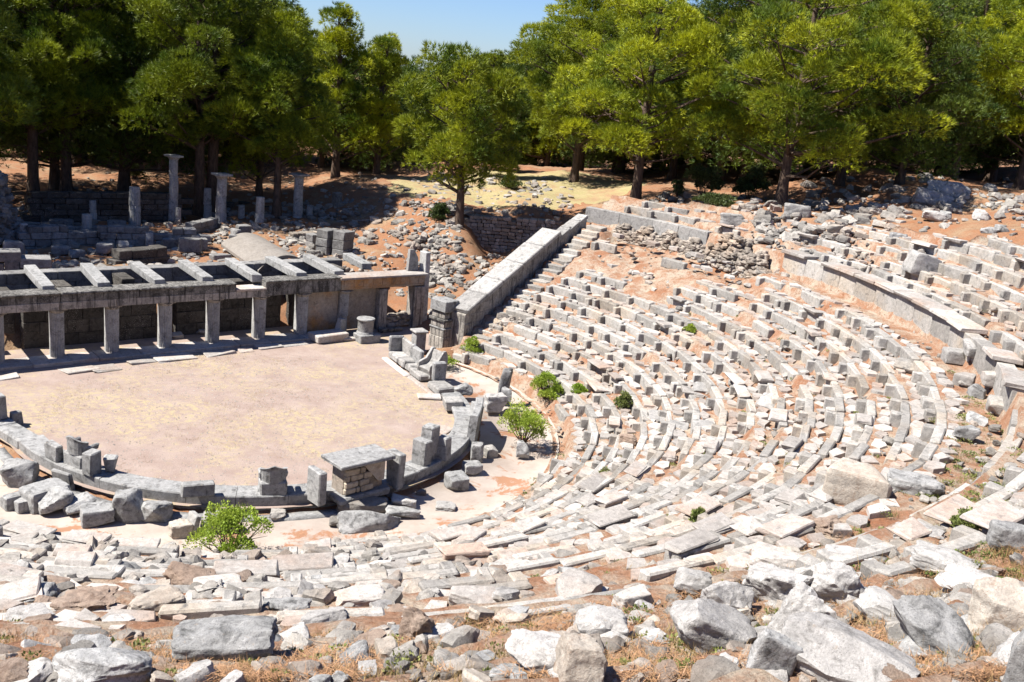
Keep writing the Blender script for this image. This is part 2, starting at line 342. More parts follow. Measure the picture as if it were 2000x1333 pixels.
# ------------------------------------------------------------------ ground sheets
def grid_sheet(name, xs, ys, m, fn):
    X, Y = np.meshgrid(xs, ys); Z = fn(X, Y); V = np.stack([X.ravel(), Y.ravel(), Z.ravel()], 1); nx = len(xs)
    i = np.arange((len(ys)-1)*(nx-1)); a = (i//(nx-1))*nx+i % (nx-1)
    o = fast_mesh(name, V, np.stack([a, a+1, a+nx+1, a+nx], 1), m); o.data.polygons.foreach_set('use_smooth', [True]*len(o.data.polygons)); return o
def gfn(X, Y):
    r, th = polar(X, Y); H = height(X, Y)
    rough = .10*nz(X, Y, 1.3, 2.)+.05*nz(X, Y, 3.7, 5.)
    flat = (r < 11.5) | ((Y > 5) & (Y < 11) & (X < 13))
    cav = (an_side(X, Y) < .1) & (r > 9.7) & (r < rout(th)+.2) & (th > -199)
    H = H+np.where(flat, 0, rough*np.where(Y > 11, 1.2, 1.))
    H = np.where(cav, H-.5, H)
    inner = ((r < 9.8) & (an_side(X, Y) < 4)); H = np.where(inner, H-.06, H); H = np.where((X < 10.9) & (Y > 3.4) & (Y < 9.3) & (X > -11.5), np.minimum(H, -.07), H)
    return H
def axis(a, b, st): 
    mid = list(np.arange(a, b, st)); lo = [a-1, a-2.5, a-5, a-9, a-15, a-25, a-45, a-90, a-200, a-600]; hi = [b+1, b+2.5, b+5, b+9, b+15, b+25, b+45, b+90, b+200, b+700]
    return np.array(lo[::-1]+mid+hi)
g = grid_sheet('ground', axis(-30, 50, .3), axis(-36, 55, .3), M['ground'], gfn); tag(g, kind='structure')
# orchestra floor (disc to the stage front)
V = [(0, 0, 0)]; F = []
pts = [(-12, 8.95), (10.9, 8.95), (11.2, 5.5), (9.7, 4.0)]+[(7.3*math.cos(R(a)), 7.3*math.sin(R(a))) for a in range(20, -181, -5)]+[(-8.2, 4), (-12, 5)]
o = MB(); o.add([(x, y, .0) for x, y in pts], [tuple(range(len(pts)))[::-1]]); o = o.build('orchestra_floor', M['orch']); tag(o, kind='structure')
def ring(name, prof, th0, th1, m, dth=.75, rj=0, zj=.0):
    T = np.radians(np.arange(th0, th1+.01, dth)); V = []; n = len(prof)
    for t in T:
        for (r, z) in prof: V.append((r*math.cos(t), r*math.sin(t), z))
    V = np.array(V); V[:, 2] += zj*nz(V[:, 0], V[:, 1], 2.7, 1.)
    a = np.arange((len(T)-1)*(n-1)); b = (a//(n-1))*n+a % (n-1); return fast_mesh(name, V, np.stack([b, b+1, b+n+1, b+n], 1), m)
tag(ring('passage', [(7.15, -.05), (7.2, -.2), (9.6, -.18), (9.95, -.02)], -200, 17, M['passage']), kind='structure')
# earth of the seating: terraces with a smooth ruined part
def zone_ruined(r, th):
    a = ((th > -17+1.5*np.sin(r*3)) & (th < 13) & (r > 16.6+.6*np.sin(th*.4) + np.where(th < -8, 1.2, 0)) & (r < 21.2))
    return a
prof_r = sorted(set([9.75]+[round(R0+RP*k+d, 3) for k in range(NR1) for d in (.22, .42, .58, .735)]+[20.4, 20.8, 21.25, 21.45, 21.6]+[round(21.9+RP*k+d, 3) for k in range(16) for d in (.0, .22, .42, .58, .73)]))
def cav_z(r, th):
    base = hcav(np.array(r))
    out = np.empty_like(r)
    k = np.floor((r-R0-.32)/RP); stp = RZ0+RH*(k+1)+.0
    lower = np.where(r < R0+.32, -.02, stp)
    k2 = np.floor((r-21.9-.32)/RP); upper = np.where(r < 21.9+.32, Z_UP-.05, Z_UP-.05+RH*(k2+1))
    out = np.where(r < 20.3, lower, np.where(r < 21.4, Z_PAS, upper))
    out = np.minimum(out, np.where(r > 21.4, 9.6, 99))
    sm = np.where(r < 20.4, RZ0+.432*(r-R0), base)
    ru = zone_ruined(r, th).astype(float); sm = sm-.5*np.clip((r-18.6)/1.6, 0, 1)*np.clip((th+13)/3, 0, 1); out = out*(1-ru)+ru*(sm+.13*nz(r*2, th*.25, 1.1, 4)+.06*nz(r*5, th*.8, 1.3, 2)+.08)
    return out
T = np.arange(-200, 19.1, .5); RRr, TT = np.meshgrid(np.array(prof_r), T)
X = RRr*np.cos(np.radians(TT)); Y = RRr*np.sin(np.radians(TT)); Z = cav_z(RRr, TT)
Z = Z-.03+.05*nz(X, Y, 3.1, 3.)+.025*nz(X, Y, 8.3, 1.)+np.where((RRr > 21.5), .10*nz(X, Y, 1.7, 9), 0)
sd = an_side(X, Y); Z = np.where(sd > .35, -1.0, Z)
out_ = RRr > rout(TT)+.3; Z = np.where(out_, np.minimum(Z, gfn(X, Y)-.3), Z)
n = len(prof_r); a = np.arange((len(T)-1)*(n-1)); b = (a//(n-1))*n+a % (n-1)
F4 = np.stack([b, b+1, b+n+1, b+n], 1); ok = (sd.ravel()[F4].max(1) < .5) & (~out_.ravel()[F4].all(1))
o = fast_mesh('terraced_earth', np.stack([X.ravel(), Y.ravel(), Z.ravel()], 1), F4[ok], M['cavea']); tag(o, kind='structure')
# dry grass field beyond the walls
fx = axis(18, 42, .5); xs = np.arange(17.5, 46, .5); ys = np.arange(12, 40, .5)
X, Y = np.meshgrid(xs, ys); e = 1-np.clip(np.hypot((X-28)/9., (Y-21)/7.5)+.12*nz(X, Y, .9), 0, 2)
V = np.stack([X.ravel(), Y.ravel(), (gfn(X, Y)+np.clip(e*.5, -.25, .06)+.01).ravel()], 1); nx = len(xs); i = np.arange((len(ys)-1)*(nx-1)); a = (i//(nx-1))*nx+i % (nx-1); F4 = np.stack([a, a+1, a+nx+1, a+nx], 1)
F4 = F4[e.ravel()[F4].max(1) > -.5]; o = fast_mesh('field', V, F4, M['field']); tag(o, kind='structure')

# ------------------------------------------------------------------ seating
ORD = ['lowest','second','third','fourth','fifth','sixth','seventh','eighth','ninth','tenth','eleventh','twelfth','thirteenth','fourteenth']
def variants(fn, n): return [fn(i) for i in range(n)]
def seat_geo(i):
    mb = MB(); L = random.uniform(1.14, 1.36); h = RH+.10
    mb.block((0, .36, -h/2+.02), (L, .22, h), ch=.03, jit=.02)
    s = random.uniform(.18, .27)
    if i % 4 != 1: mb.block((-L/2+s/2-.01, .135, -h/2+.005), (s, .27, h-.02), ch=.022, jit=.016)
    if i % 7 == 0: mb.block((L/2-.2, .15, -h/2-.02), (.24, .26, h-.06), ch=.03, jit=.02)
    return mb
def seat_slab_geo(i):
    mb = MB(); L = random.uniform(.5, 1.15); mb.block((random.uniform(-.2,.2), .24, .055), (L, random.uniform(.3, .52), random.uniform(.07, .12)), ch=.02, jit=.04, rz=random.uniform(-.04, .04), rx=random.uniform(-.03, .03)); return mb
def poly_slab(i):
    n = random.choice([4, 4, 5, 6]); a0 = random.uniform(0, 6.28); L = random.uniform(.27, .38); W_ = random.uniform(.17, .24)
    pts = []
    for k in range(n):
        a = a0+2*math.pi*(k+random.uniform(-.25, .25))/n; c, s = math.cos(a), math.sin(a); q = (abs(c)**4+abs(s)**4)**.25
        pts.append((L*c/q*random.uniform(.8, 1), W_*s/q*random.uniform(.85, 1)))
    mb = MB(); t = random.uniform(.035, .08); m_ = len(pts); V = [(x*1.03, y*1.03, -.08) for x, y in pts]+[(x, y, t-.015) for x, y in pts]+[(x*.96, y*.96, t+random.uniform(-.008, .008)) for x, y in pts]
    F = [tuple(range(2*m_, 3*m_))]
    for j in range(2): F += [(j*m_+k, j*m_+(k+1) % m_, (j+1)*m_+(k+1) % m_, (j+1)*m_+k) for k in range(m_)]
    mb.add(V, F); return mb
def scatter(kind, geos, items, m_of, cat, group, name, limit=300):
    """items: (loc, rotation 3x3 or rz, scale, variant, label). Largest in the picture become objects, the rest one mesh."""
    if not items: return
    P = np.array([it[0] for it in items]); vis, z = in_view(P); sc = np.array([np.mean(it[2]) if not np.isscalar(it[2]) else it[2] for it in items])
    sc2 = np.where(vis & (z > 1.5), sc/np.maximum(z, .5), -1); order = np.argsort(-sc2); meshes = {}
    rest = MB()
    for rank, i in enumerate(order):
        loc, rot, s, v, lab = items[i]; M3 = rot if isinstance(rot, Matrix) else Matrix.Rotation(rot, 3, 'Z')
        S = (s, s, s) if np.isscalar(s) else s
        mt = m_of(v)
        if rank < limit and sc2[i] > 0:
            key = (v, mt.name)
            if key not in meshes:
                me = bpy.data.meshes.new(name); g = geos[v]; me.from_pydata([tuple(p) for p in g.V], [], g.F); me.update(); me.materials.append(mt)
                if getattr(g, 'sm', None): me.polygons.foreach_set('use_smooth', [True]*len(me.polygons)); me.set_sharp_from_angle(angle=g.sm)
                meshes[key] = me
            o = bpy.data.objects.new(name, meshes[key]); COL.objects.link(o); Mx = M3.to_4x4() @ Matrix.Diagonal((*S, 1)); Mx.translation = Vector(loc); o.matrix_world = Mx
            tag(o, lab, cat, group)
        elif sc2[i] > 0 or z[i] > -10:
            g = geos[v]; V = [M3 @ Vector((p[0]*S[0], p[1]*S[1], p[2]*S[2]))+Vector(loc) for p in (g.lo if getattr(g, 'lo', None) else g.V)]
            rest.add(V, g.loF if getattr(g, 'lo', None) else g.F)
    if rest.V:
        o = rest.build(name, m_of(0)); tag(o, 'the many smaller ' + group + ' farther off', cat, kind='stuff')
seat_g = variants(seat_geo, 14); sslab_g = variants(seat_slab_geo, 10); pav_g = variants(poly_slab, 24)
seats, sslabs, pavs = [], [], []
def lab_row(k, upper, th, what):
    near = 'in the foreground' if th < -75 else ('mid curve' if th < -35 else 'towards the sloping wall')
    return '%s, %s %s tier, %s' % (what, ORD[k], 'upper' if upper else 'lower', near)
def place_rows(upper):
    for k in range(NR1 if not upper else 14):
        r = (R0 if not upper else 21.9)+RP*k; zt = (RZ0+RH*(k+1)) if not upper else (Z_UP-.05+RH*(k+1)); th = -203.+random.random()
        if not upper and k < 2: pass
        while th < 17:
            L = 1.30; dth = math.degrees(L/(r+.4)); th += dth; t = R(th)
            jr = .035*math.sin(t*23+k*2.1)+.03*math.sin(t*9-k); x, y = (r+jr)*math.cos(t), (r+jr)*math.sin(t)
            if an_side(x, y) > -.95: continue
            if r > rout(th)-.4: continue
            v2, zz = in_view((x, y, zt), 90)
            if not v2 or zz < 11.6: continue
            rz = t-math.pi/2
            n_ = float(nz(x, y, .9, 3.)); p = .97
            if not upper:
                if zone_ruined(r, th): p = .04
                elif th < -60: p = .88 if th > -95 else (.72 if k < 8 else .4)
                if k == 0: p = .55
                if r > 18.5 and -14 < th < 2: p = min(p, .5)
            else:
                if th > -12: p = .8 if (k < 2 and th > -3) else .03
                elif th > -55: p = .95 if k < 10 else .3
                elif th > -80: p = .8
                else: p = (.75 if k < 2 else .3) if th > -100 else (.5 if k < 1 else .12)
                if -24 < th < -12 and k > 1 and n_ > .2: p = .1
                p -= .35*max(0, n_-.45)
            R3 = Matrix.Rotation(rz+random.gauss(0, .025), 3, 'Z') @ Matrix.Rotation(random.gauss(0, .015), 3, 'X')
            j = random.uniform(-.03, .03)
            if random.random() < p:
                seats.append(((x+random.gauss(0, .02), y+random.gauss(0, .02), zt+random.gauss(0, .02)-.04*max(0, n_)), R3, 1., random.randrange(14), lab_row(k, upper, th, 'stone seat block')))
                ps = .05 if th > -55 else (.15 if th > -75 else .22)
                if random.random() < ps*(.4 if th < -95 and k > 7 else 1): sslabs.append(((x, y, zt+.0), Matrix.Rotation(rz+random.gauss(0, .04), 3, 'Z'), 1., random.randrange(10), lab_row(k, upper, th, 'pale slab lying on a seat block')))
            elif random.random() < (.16 if not upper else .1) and th < -60 and zz > 9:
                sslabs.append(((x, y, zt-.14), rotM(random.gauss(0, .12), random.gauss(0, .12), rz+random.gauss(0, .5)), 1., random.randrange(10), lab_row(k, upper, th, 'slipped slab')))
            # paving on the tread behind and on the foot in front
            for q in range(4):
                pp = (.95 if q < 2 else .5)*(.5 if th < -95 and (k > 8 or upper) else 1)*(.15 if (zone_ruined(r, th) and not upper) else 1)*(1 if not upper else (.8 if th > -62 else .3))
                if random.random() < pp:
                    if q < 2: tt = t+math.radians((q-.5)*.5*dth)+random.gauss(0, .04)/r; r2 = r+.67+random.gauss(0, .025); sc_p = random.uniform(.85, 1.1)
                    else: tt = t+math.radians(random.uniform(-.5, .5)*dth); r2 = r+.62+random.uniform(-.05, .25); sc_p = random.uniform(.3, .7)
                    pavs.append(((r2*math.cos(tt), r2*math.sin(tt), zt-.015+random.uniform(-.02, .02)+(.03 if q > 1 else 0)), rotM(random.gauss(0, .03), random.gauss(0, .03), tt-math.pi/2+random.gauss(0, .08 if q < 2 else .8)), sc_p, random.randrange(24), lab_row(k, upper, th, 'broken flat stone')))
place_rows(False); place_rows(True)
scatter('seat', seat_g, seats, lambda v: M['seat'], 'seat block', 'seat blocks of the curved tiers', 'seat_block')
scatter('slab', sslab_g, sslabs, lambda v: M['slab'], 'seat slab', 'slabs lying on the seat blocks', 'seat_slab')
scatter('pav', pav_g, pavs, lambda v: M['slab'], 'paving slab', 'broken paving slabs on the treads', 'flat_stone')

# steps beside the retaining wall
for k in range(25):
    s_ = .42*k+.15; z = RZ0+.19*(k+1)-.03; c = AN0+AND*(s_+.3)-ANN*.42+np.array([0, 0])
    mb = MB().block((0, 0, -.14), (.62, .86, .26), ch=.025, jit=.02)
    o = mb.build('stair_step', M['seat'], loc=(c[0], c[1], z)); o.rotation_euler = (0, 0, R(17.6)+random.gauss(0, .02))
    tag(o, 'stone stair step, %s beside the sloping retaining wall' % (('number %d counting up' % (k+1))), 'stair step', 'stair steps along the retaining wall')

# ------------------------------------------------------------------ retaining wall (analemma) with its pier
W0 = AN0+AND*1.25+ANN*.25; WT = .95
wt_ = thing('retaining_wall', (W0[0], W0[1], 0), 'long sloping marble retaining wall with pale coping beside the steps', 'wall', rz=R(17.6))
def wsec(x0, x1, z0, z1, t, name, m, y0=0., base=-.2, ch=.02):
    mb = MB(); V = []
    for (x, zz) in ((x0, z0), (x1, z1)):
        V += [(x, y0, base), (x, y0+t, base), (x, y0+t, zz), (x, y0, zz)]
    mb.add(V, [(0,1,2,3)[::-1], (4,5,6,7), (0,3,7,4)[::-1], (1,5,6,2)[::-1], (3,2,6,7)[::-1]]); mb.F[0] = (0,1,2,3); return mb.build(name, m, wt_)
sl_ = (4.62-1.85)/6.9
mb = MB()
for row in range(13):                                # ashlar courses, clipped by the slope
    zc = .2+.4*row; xs_ = max(0, (zc+.45-1.85)/sl_) if zc+.45 > 1.75 else 0; x = xs_+ (row % 2)*.4
    while x < 7.1:
        L = random.uniform(.8, 1.3); mb.block((x+L/2, WT/2, zc), (L-.008, WT-.1, .392), ch=.012, jit=.008); x += L
mb.build('wall_course', M['archi'], wt_)
wsec(-.02, 7.1, 1.60, 1.60+sl_*7.1, WT-.14, 'wall_core', M['archi'], .07)
x = 0.
for L in (1.35, 1.15, 1.5, 1.6, 1.45):              # sloping coping slabs
    za = 1.66+sl_*x; a = math.atan(sl_); mb = MB().block((0, 0, 0), (L/math.cos(a)-.035, WT+.1, .22), ch=.035, jit=.012)
    o = mb.build('coping_slab', M['white'], wt_); o.location = (x+L/2, WT/2, za+sl_*L/2+.05); o.rotation_euler = (0, -a, 0); x += L
mb = MB(); x = 7.12
for L in (.9, .85, .75):
    za = 1.55+sl_*7.1-.42+sl_*.8*(x-7.1); mb.block((x+L/2, .32, za/2+.3), (L, .5, za+.3), ch=.03, jit=.02); a = math.atan(sl_); mb.block((x+L/2, .32, za+.42), (L/math.cos(a)-.02, .56, .2), ch=.02, jit=.015, ry=-a); x += L
mb.build('upper_wall', M['white'], wt_)
pr_ = thing('pier', (10.35, 4.15, 0), 'tall square marble pier of stacked mouldings at the foot of the sloping wall', 'pier', rz=R(9))
for (w_, d_, z0, z1, mm) in ((.74,.86,-.05,.52,'archi'), (.72,.84,.525,.82,'archi'), (.76,.9,.825,.90,'bench'), (.70,.82,.905,1.18,'archi'), (.84,.96,1.185,1.30,'frieze'), (.66,.78,1.305,1.52,'archi'), (.70,.82,1.525,1.60,'frieze'), (.80,.92,1.605,2.06,'bench')):
    MB().block((0, 0, (z0+z1)/2), (w_, d_, z1-z0), ch=.02, jit=.01).build('pier_block', M[mm], pr_)

# ------------------------------------------------------------------ terrace walls (around the middle walkway)
def arc_wall(name, th0, th1, r, z0, z1, t, m, label, L=1.15, cap=None, ragged=0., course=None):
    T_ = thing(name, (r*math.cos(R((th0+th1)/2)), r*math.sin(R((th0+th1)/2)), z0), label, 'wall'); lx, ly = T_.location.x, T_.location.y
    mb = MB(); cp = MB(); th = th0; zs = [z0]+([z1] if not course else list(np.arange(z0+course, z1+.01, course)))
    for q in range(len(zs)-1):
        th = th0+random.uniform(0, .8)
        while th < th1:
            l_ = L*random.uniform(.75, 1.25); d = math.degrees(l_/r); a = R(th+d/2); zt = zs[q+1]-(random.uniform(0, ragged))
            mb.block(((r+t/2)*math.cos(a)-lx, (r+t/2)*math.sin(a)-ly, (zs[q]+zt)/2-z0), (l_-.01, t, zt-zs[q]-.006), rz=a-math.pi/2+random.gauss(0, .01), ch=.018, jit=.012)
            if cap and q == len(zs)-2 and random.random() < cap:
                cp.block(((r+.24)*math.cos(a)-lx, (r+.24)*math.sin(a)-ly, zt+.065-z0), (l_*1.05, .78, .13), rz=a-math.pi/2+random.gauss(0, .03), rx=random.gauss(0, .02), ch=.02, jit=.02)
            th += d
    mb.build('wall_block', m, T_)
    if cp.V: cp.build('coping', M['slab'], T_)
    return T_
arc_wall('terrace_wall', -62, -15.5, R_DW, Z_PAS-.1, Z_UP, .42, M['seat'], 'curved grey wall of big upright slabs along the middle walkway', cap=.45)
arc_wall('terrace_wall', -1, 15.5, R_DW, 4.75, Z_UP, .42, M['white'], 'pale curved wall of smooth slabs under the pines', L=1.6)
arc_wall('terrace_wall', -124, -66, R_DW, Z_PAS-.1, Z_UP-.08, .30, M['seat'], 'low curved wall of worn slabs crossing the foreground', ragged=.2)
def rubble_arc(th0, th1, r, z0, z1, t, label, n, m='rough', sz=.22):
    mb = MB(); cx, cyy = r*math.cos(R((th0+th1)/2)), r*math.sin(R((th0+th1)/2))
    for i in range(n):
        th = random.uniform(th0, th1); zz = random.uniform(0, 1); e = min(1, (th-th0)/4, (th1-th)/4); top = z0+(z1-z0)*(.55+.45*e+.2*math.sin(th*1.7)); z = z0+(top-z0)*zz; a = R(th); rr = r+random.uniform(0, t)+(1-zz)*-.15
        mb.block((rr*math.cos(a)-cx, rr*math.sin(a)-cyy, z-z0), (sz*random.uniform(.7, 1.8), sz*random.uniform(.8, 1.3), sz*random.uniform(.5, .95)), rz=a+math.pi/2+random.gauss(0, .2), rx=random.gauss(0, .1), ch=.04, jit=.035)
    o = mb.build('rubble_wall', M[m], loc=(cx, cyy, z0)); return tag(o, label, 'wall')
rubble_arc(-3, 15.5, R_DW-.22, 3.95, 4.95, .3, 'orange rubble footing below the pale curved wall', 1000)
rubble_arc(-12, -2, R_DW-.6, 3.9, 5.35, .5, 'crumbling rubble wall between the two curved slab walls', 560)
rubble_arc(-7, -2.5, R_DW+.1, 4.6, 5.8, .5, 'heap of orange rubble masonry on top of the curved wall', 200)

# ------------------------------------------------------------------ stage colonnade
X0c, YP = 11.2036, 7.348
def cx_(i): return X0c-1.91*i
sc_ = thing('stage_colonnade', (2.0, YP, 0), 'ruined marble stage colonnade with fluted columns, architrave and roof beams', 'colonnade')
OX, OY = 2.0, YP
def part(mb, name, m, parent=None, sm=None):
    mb.V = [(x-OX, y-OY, z) for x, y, z in mb.V]; return mb.build(name, m, parent or sc_, sm)
SH = 1.88
for i in range(1, 11):
    x = cx_(i)+random.gauss(0, .015)
    if i == 1: 
        part(MB().block((x, YP+.05, .9), (.42, .5, 1.9), ch=.02, jit=.01), 'column', M['archi']); continue
    h = SH-.14 if i != 2 else 1.75
    mb = MB(); n = 11; pts = []
    for k in range(2*n+1):
        a = math.pi+math.pi*k/(2*n); rr = .235*(1-.17*(k % 2)); pts.append((x+rr*math.cos(a), YP+rr*math.sin(a)))
    body = pts+[(x+.17, YP+.36), (x-.17, YP+.36)]
    low = .72 if i in (3, 5, 7) else 0
    if i == 2:
        mb.prism([(x+(px-x)*.85, YP+(py-YP)*.85) for px, py in body], .75, h); mb.block((x-.02, YP+.05, .42), (.34, .3, .85), ch=.03, jit=.02)
    else: mb.prism(body, .10, h)
    c = part(mb, 'column', M['column'])
    cp = MB(); ring_ = [(.225, 0), (.245, .03), (.295, .085), (.30, .10)]
    cp.lathe((x, YP, h-.0), ring_, 20); cp.block((x, YP+.05, h+.12), (.60, .58, .045), ch=.008, jit=.004); part(cp, 'capital', M['archi'], c).parent = c
# floor of the stage colonnade
mb = MB(); x = -10.
while x < 6.4:
    L = random.uniform(.9, 1.6); mb.block((x+L/2, 7.12, .045), (L-.01, .95+random.uniform(-.06, .06), .15), ch=.015, jit=.012); x += L
part(mb, 'stylobate', M['slab'])
# architrave, frieze, cornice
mb = MB()
for (a, b) in ((-8.5,-6.2), (-6.2,-4.05), (-4.04,-2.1), (-2.09,-.2), (-.19,1.75), (1.76, 3.66)):
    mb.block(((a+b)/2, YP, SH+.14), (b-a-.008, .62, .27), ch=.012, jit=.006)
part(mb, 'architrave', M['archi'])
mb = MB()
for (a, b) in ((-8.5,-5.9), (-5.89,-4.0), (-3.99,-1.3), (-1.29,.4), (.41, 2.42)):
    mb.block(((a+b)/2, YP+.02, SH+.42), (b-a-.01, .66, .285), ch=.02, jit=.012)
    mb.block(((a+b)/2, YP+.0, SH+.60), (b-a-.02, .78, .075), ch=.02, jit=.012)
part(mb, 'frieze', M['frieze'])
part(MB().block((3.05, YP, SH+.325), (1.25, .72, .09), ch=.01, jit=.01), 'cornice', M['slab'])
mb = MB(); mb.block((5.35, YP+.05, SH+.30), (3.4, .7, .56), ch=.02, jit=.015); mb.block((5.35, YP+.02, SH+.615), (3.4, .82, .07), ch=.02, jit=.012); part(mb, 'frieze', M['frieze'])
mb = MB(); mb.block((9.2, YP+.05, SH+.34), (4.25, .66, .36), ch=.02, jit=.01); mb.block((9.2, YP+.05, SH+.10), (4.2, .58, .115), ch=.015, jit=.006)
for q in range(9): mb.block((7.3+q*.47, YP-.29, SH+.33), (.2, .04, .3), ch=.006, jit=.003)
part(mb, 'frieze', M['ochre']); part(MB().block((9.15, YP+.02, SH+.57), (4.4, .95, .09), ch=.012, jit=.01), 'cornice', M['slab'])
# infill panels on the right
mb = MB(); mb.block(((cx_(3)+cx_(2))/2, YP+.22, .98), (1.55, .16, 1.84), ch=.015, jit=.01); mb.block(((cx_(2)+cx_(1))/2, YP+.22, .98), (1.6, .16, 1.84), ch=.015, jit=.01); part(mb, 'panel', M['ochre'])
mb = MB()
for q in range(60): mb.block((random.uniform(9.6, 10.85), YP+random.uniform(.0, .2), random.uniform(.08, .62)), (random.uniform(.2, .4), .22, random.uniform(.1, .18)), ch=.03, jit=.02)
part(mb, 'infill_wall', M['rough'])
mb = MB().block((11.08, YP+.02, .93), (.52, .62, 1.9), ch=.02, jit=.012); part(mb, 'end_pillar', M['archi'])
mb = MB().block((11.52, YP+.1, 1.68), (.26, .5, 3.4), ch=.02, jit=.02, ry=-.03); part(mb, 'tall_post', M['column'])
mb = MB(); mb.prism([(10.7, 0), (11.25, 0), (11.2, .55), (10.98, .92), (10.75, .95)], -.09, .09)
o = mb.build('upright_slab', M['white'], sc_); o.location = (-OX, YP+.32-OY, SH+.63); o.rotation_euler = (R(90), 0, 0)
# roof beams resting across
for i, (xa, xb) in enumerate([(-6.25,-6.1), (-4.27,-4.05), (-2.40,-2.05), (-.39,-.2), (1.47,1.75), (3.48,3.75), (5.42,5.6), (7.19,7.4), (9.2,9.45)]):
    mb = MB(); y0, y1 = (YP+.15 if i < 8 else 8.6), 10.75; L = math.hypot(xb-xa, y1-y0)
    mb.block(((xa+xb)/2, (y0+y1)/2, SH+.66), (.42+random.uniform(-.03, .05), L, .30), rz=-math.atan2(xb-xa, y1-y0), ch=.02, jit=.015, rx=random.uniform(-.012, .012)); part(mb, 'roof_beam', M['bench'])
# back walls of the stage building (own thing)
sb = thing('stage_building', (0, 9.0, 0), 'dark lichened stone walls of the stage building with doorways', 'building')
OX, OY = 0, 9.0
def courses(mb, a, b, y, t, z0, z1, ch=.42, L=1.0, along='x', skip=()):
    z = z0; k = 0
    while z < z1-.05:
        h = min(ch, z1-z); x = a-(k % 2)*L/2*0
        first = True
        while x < b-.02:
            l_ = L*random.uniform(.7, 1.3)
            if first and k % 2: l_ *= .55
            first = False; l_ = min(l_, b-x); l_ = b-x if b-x-l_ < .15 else l_
            if not any(s0 < x+l_/2 < s1 and s2 < z+h/2 < s3 for (s0, s1, s2, s3) in skip):
                c = (x+l_/2, y+t/2+random.uniform(-.012, .012), z+h/2) if along == 'x' else (y+t/2, x+l_/2, z+h/2)
                mb.block(c, (l_-.008, t, h-.006) if along == 'x' else (t, l_-.008, h-.006), ch=.016, jit=.012)
            x += l_
        z += h; k += 1
def part2(mb, name, m): mb.V = [(x-OX, y-OY, z) for x, y, z in mb.V]; return mb.build(name, m, sb)
for (a, b) in ((-9,-6.6), (-4.75,.05), (.85,5.35), (5.85,8.2)):
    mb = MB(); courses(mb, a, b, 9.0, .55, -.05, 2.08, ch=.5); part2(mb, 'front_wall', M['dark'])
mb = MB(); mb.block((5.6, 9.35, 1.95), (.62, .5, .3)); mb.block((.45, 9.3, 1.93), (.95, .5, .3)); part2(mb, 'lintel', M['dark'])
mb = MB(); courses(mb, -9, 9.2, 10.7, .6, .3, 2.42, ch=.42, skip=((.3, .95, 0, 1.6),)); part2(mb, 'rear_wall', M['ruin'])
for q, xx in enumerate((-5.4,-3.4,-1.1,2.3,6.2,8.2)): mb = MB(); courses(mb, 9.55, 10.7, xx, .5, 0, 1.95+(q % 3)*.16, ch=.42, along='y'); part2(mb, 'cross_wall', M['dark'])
mb = MB(); mb.block((9.6, 8.9, 1.0), (1.0, .4, 2.1), ch=.03, jit=.03); part2(mb, 'side_wall', M['ruin'])

# ------------------------------------------------------------------ bench of honour round the orchestra
RI, RO, HB = 6.51, 7.17, .28
bt = thing('curved_bench', (0, 0, 0), 'long curved marble bench ringing the orchestra', 'bench')
def arcpt(s):                                        # s in degrees; beyond 0 the bench runs out straight
    if s <= -2: return (RI*math.cos(R(s)), RI*math.sin(R(s)), R(s)), (RO*math.cos(R(s)), RO*math.sin(R(s)))
edges = [-178,-168,-158,-148,-139,-129,-119,-108.5,-100.5,-95.5,-84,-76,-68,-60,-51,-42,-33,-24,-14]
for i in range(len(edges)-1):
    if edges[i] == -95.5: hb = HB-.08
    else: hb = HB
    mb = MB(); n = 8; V = []; F = []; dz = random.uniform(-.012, .012); g_ = .05
    pf = [(RI+.03, -.1), (RI+.02, hb-.13), (RI-.03, hb-.10), (RI-.03, hb-.02), (RI-.01, hb), (RO-.02, hb), (RO, hb-.03), (RO-.015, hb-.30), (RO+.03, hb-.33), (RO+.03, -.3)]
    for k in range(n+1):
        t = R(edges[i]+g_+(edges[i+1]-edges[i]-2*g_)*k/n)
        for (r, z) in pf: V.append((r*math.cos(t), r*math.sin(t), z+dz))
    m_ = len(pf); F = [(k*m_+j, k*m_+j+1, (k+1)*m_+j+1, (k+1)*m_+j) for k in range(n) for j in range(m_-1)]+[tuple(range(m_))[::-1], tuple(range(n*m_, (n+1)*m_))]
    mb.add(V, F); mb.build('bench_slab', M['bench'], bt)
def bring(th0, th1, r0, r1, z0, z1, name, m, parent, n=8, lean=0., topcut=0.):
    V = []; 
    for k in range(n+1):
        t = R(th0+(th1-th0)*k/n); zz = z1-topcut*(k/n)
        for (r, z) in ((r0, z0), (r0+lean, zz-.02), (r0+lean+.03, zz), (r1+lean-.03, zz), (r1+lean, zz-.03), (r1, z0)): V.append((r*math.cos(t), r*math.sin(t), z))
    F = [(k*6+j, k*6+j+1, (k+1)*6+j+1, (k+1)*6+j) for k in range(n) for j in range(5)]+[tuple(range(6))[::-1], tuple(range(n*6, n*6+6))]
    mb = MB(); mb.add(V, F); return mb.build(name, m, parent)
bring(-50, -38, RO-.12, RO+.14, HB-.3, HB+.75, 'bench_back', M['bench'], bt, lean=.06, topcut=-.12)
bring(-37.7, -27, RO-.12, RO+.16, HB-.3, HB+.55, 'bench_back', M['bench'], bt, lean=.07, topcut=.3)
tag(ring('gutter_kerb', [(RO+.22, -.3), (RO+.22, -.12), (RO+.50, -.13), (RO+.50, -.3)], -182, -98, M['bench'], zj=.02), kind='structure')

def oriented(name, p, rz, label, cat, group=None): return thing(name, p, label, cat, group, rz)
def polar_p(r, th, z=HB): return (r*math.cos(R(th)), r*math.sin(R(th)), z)
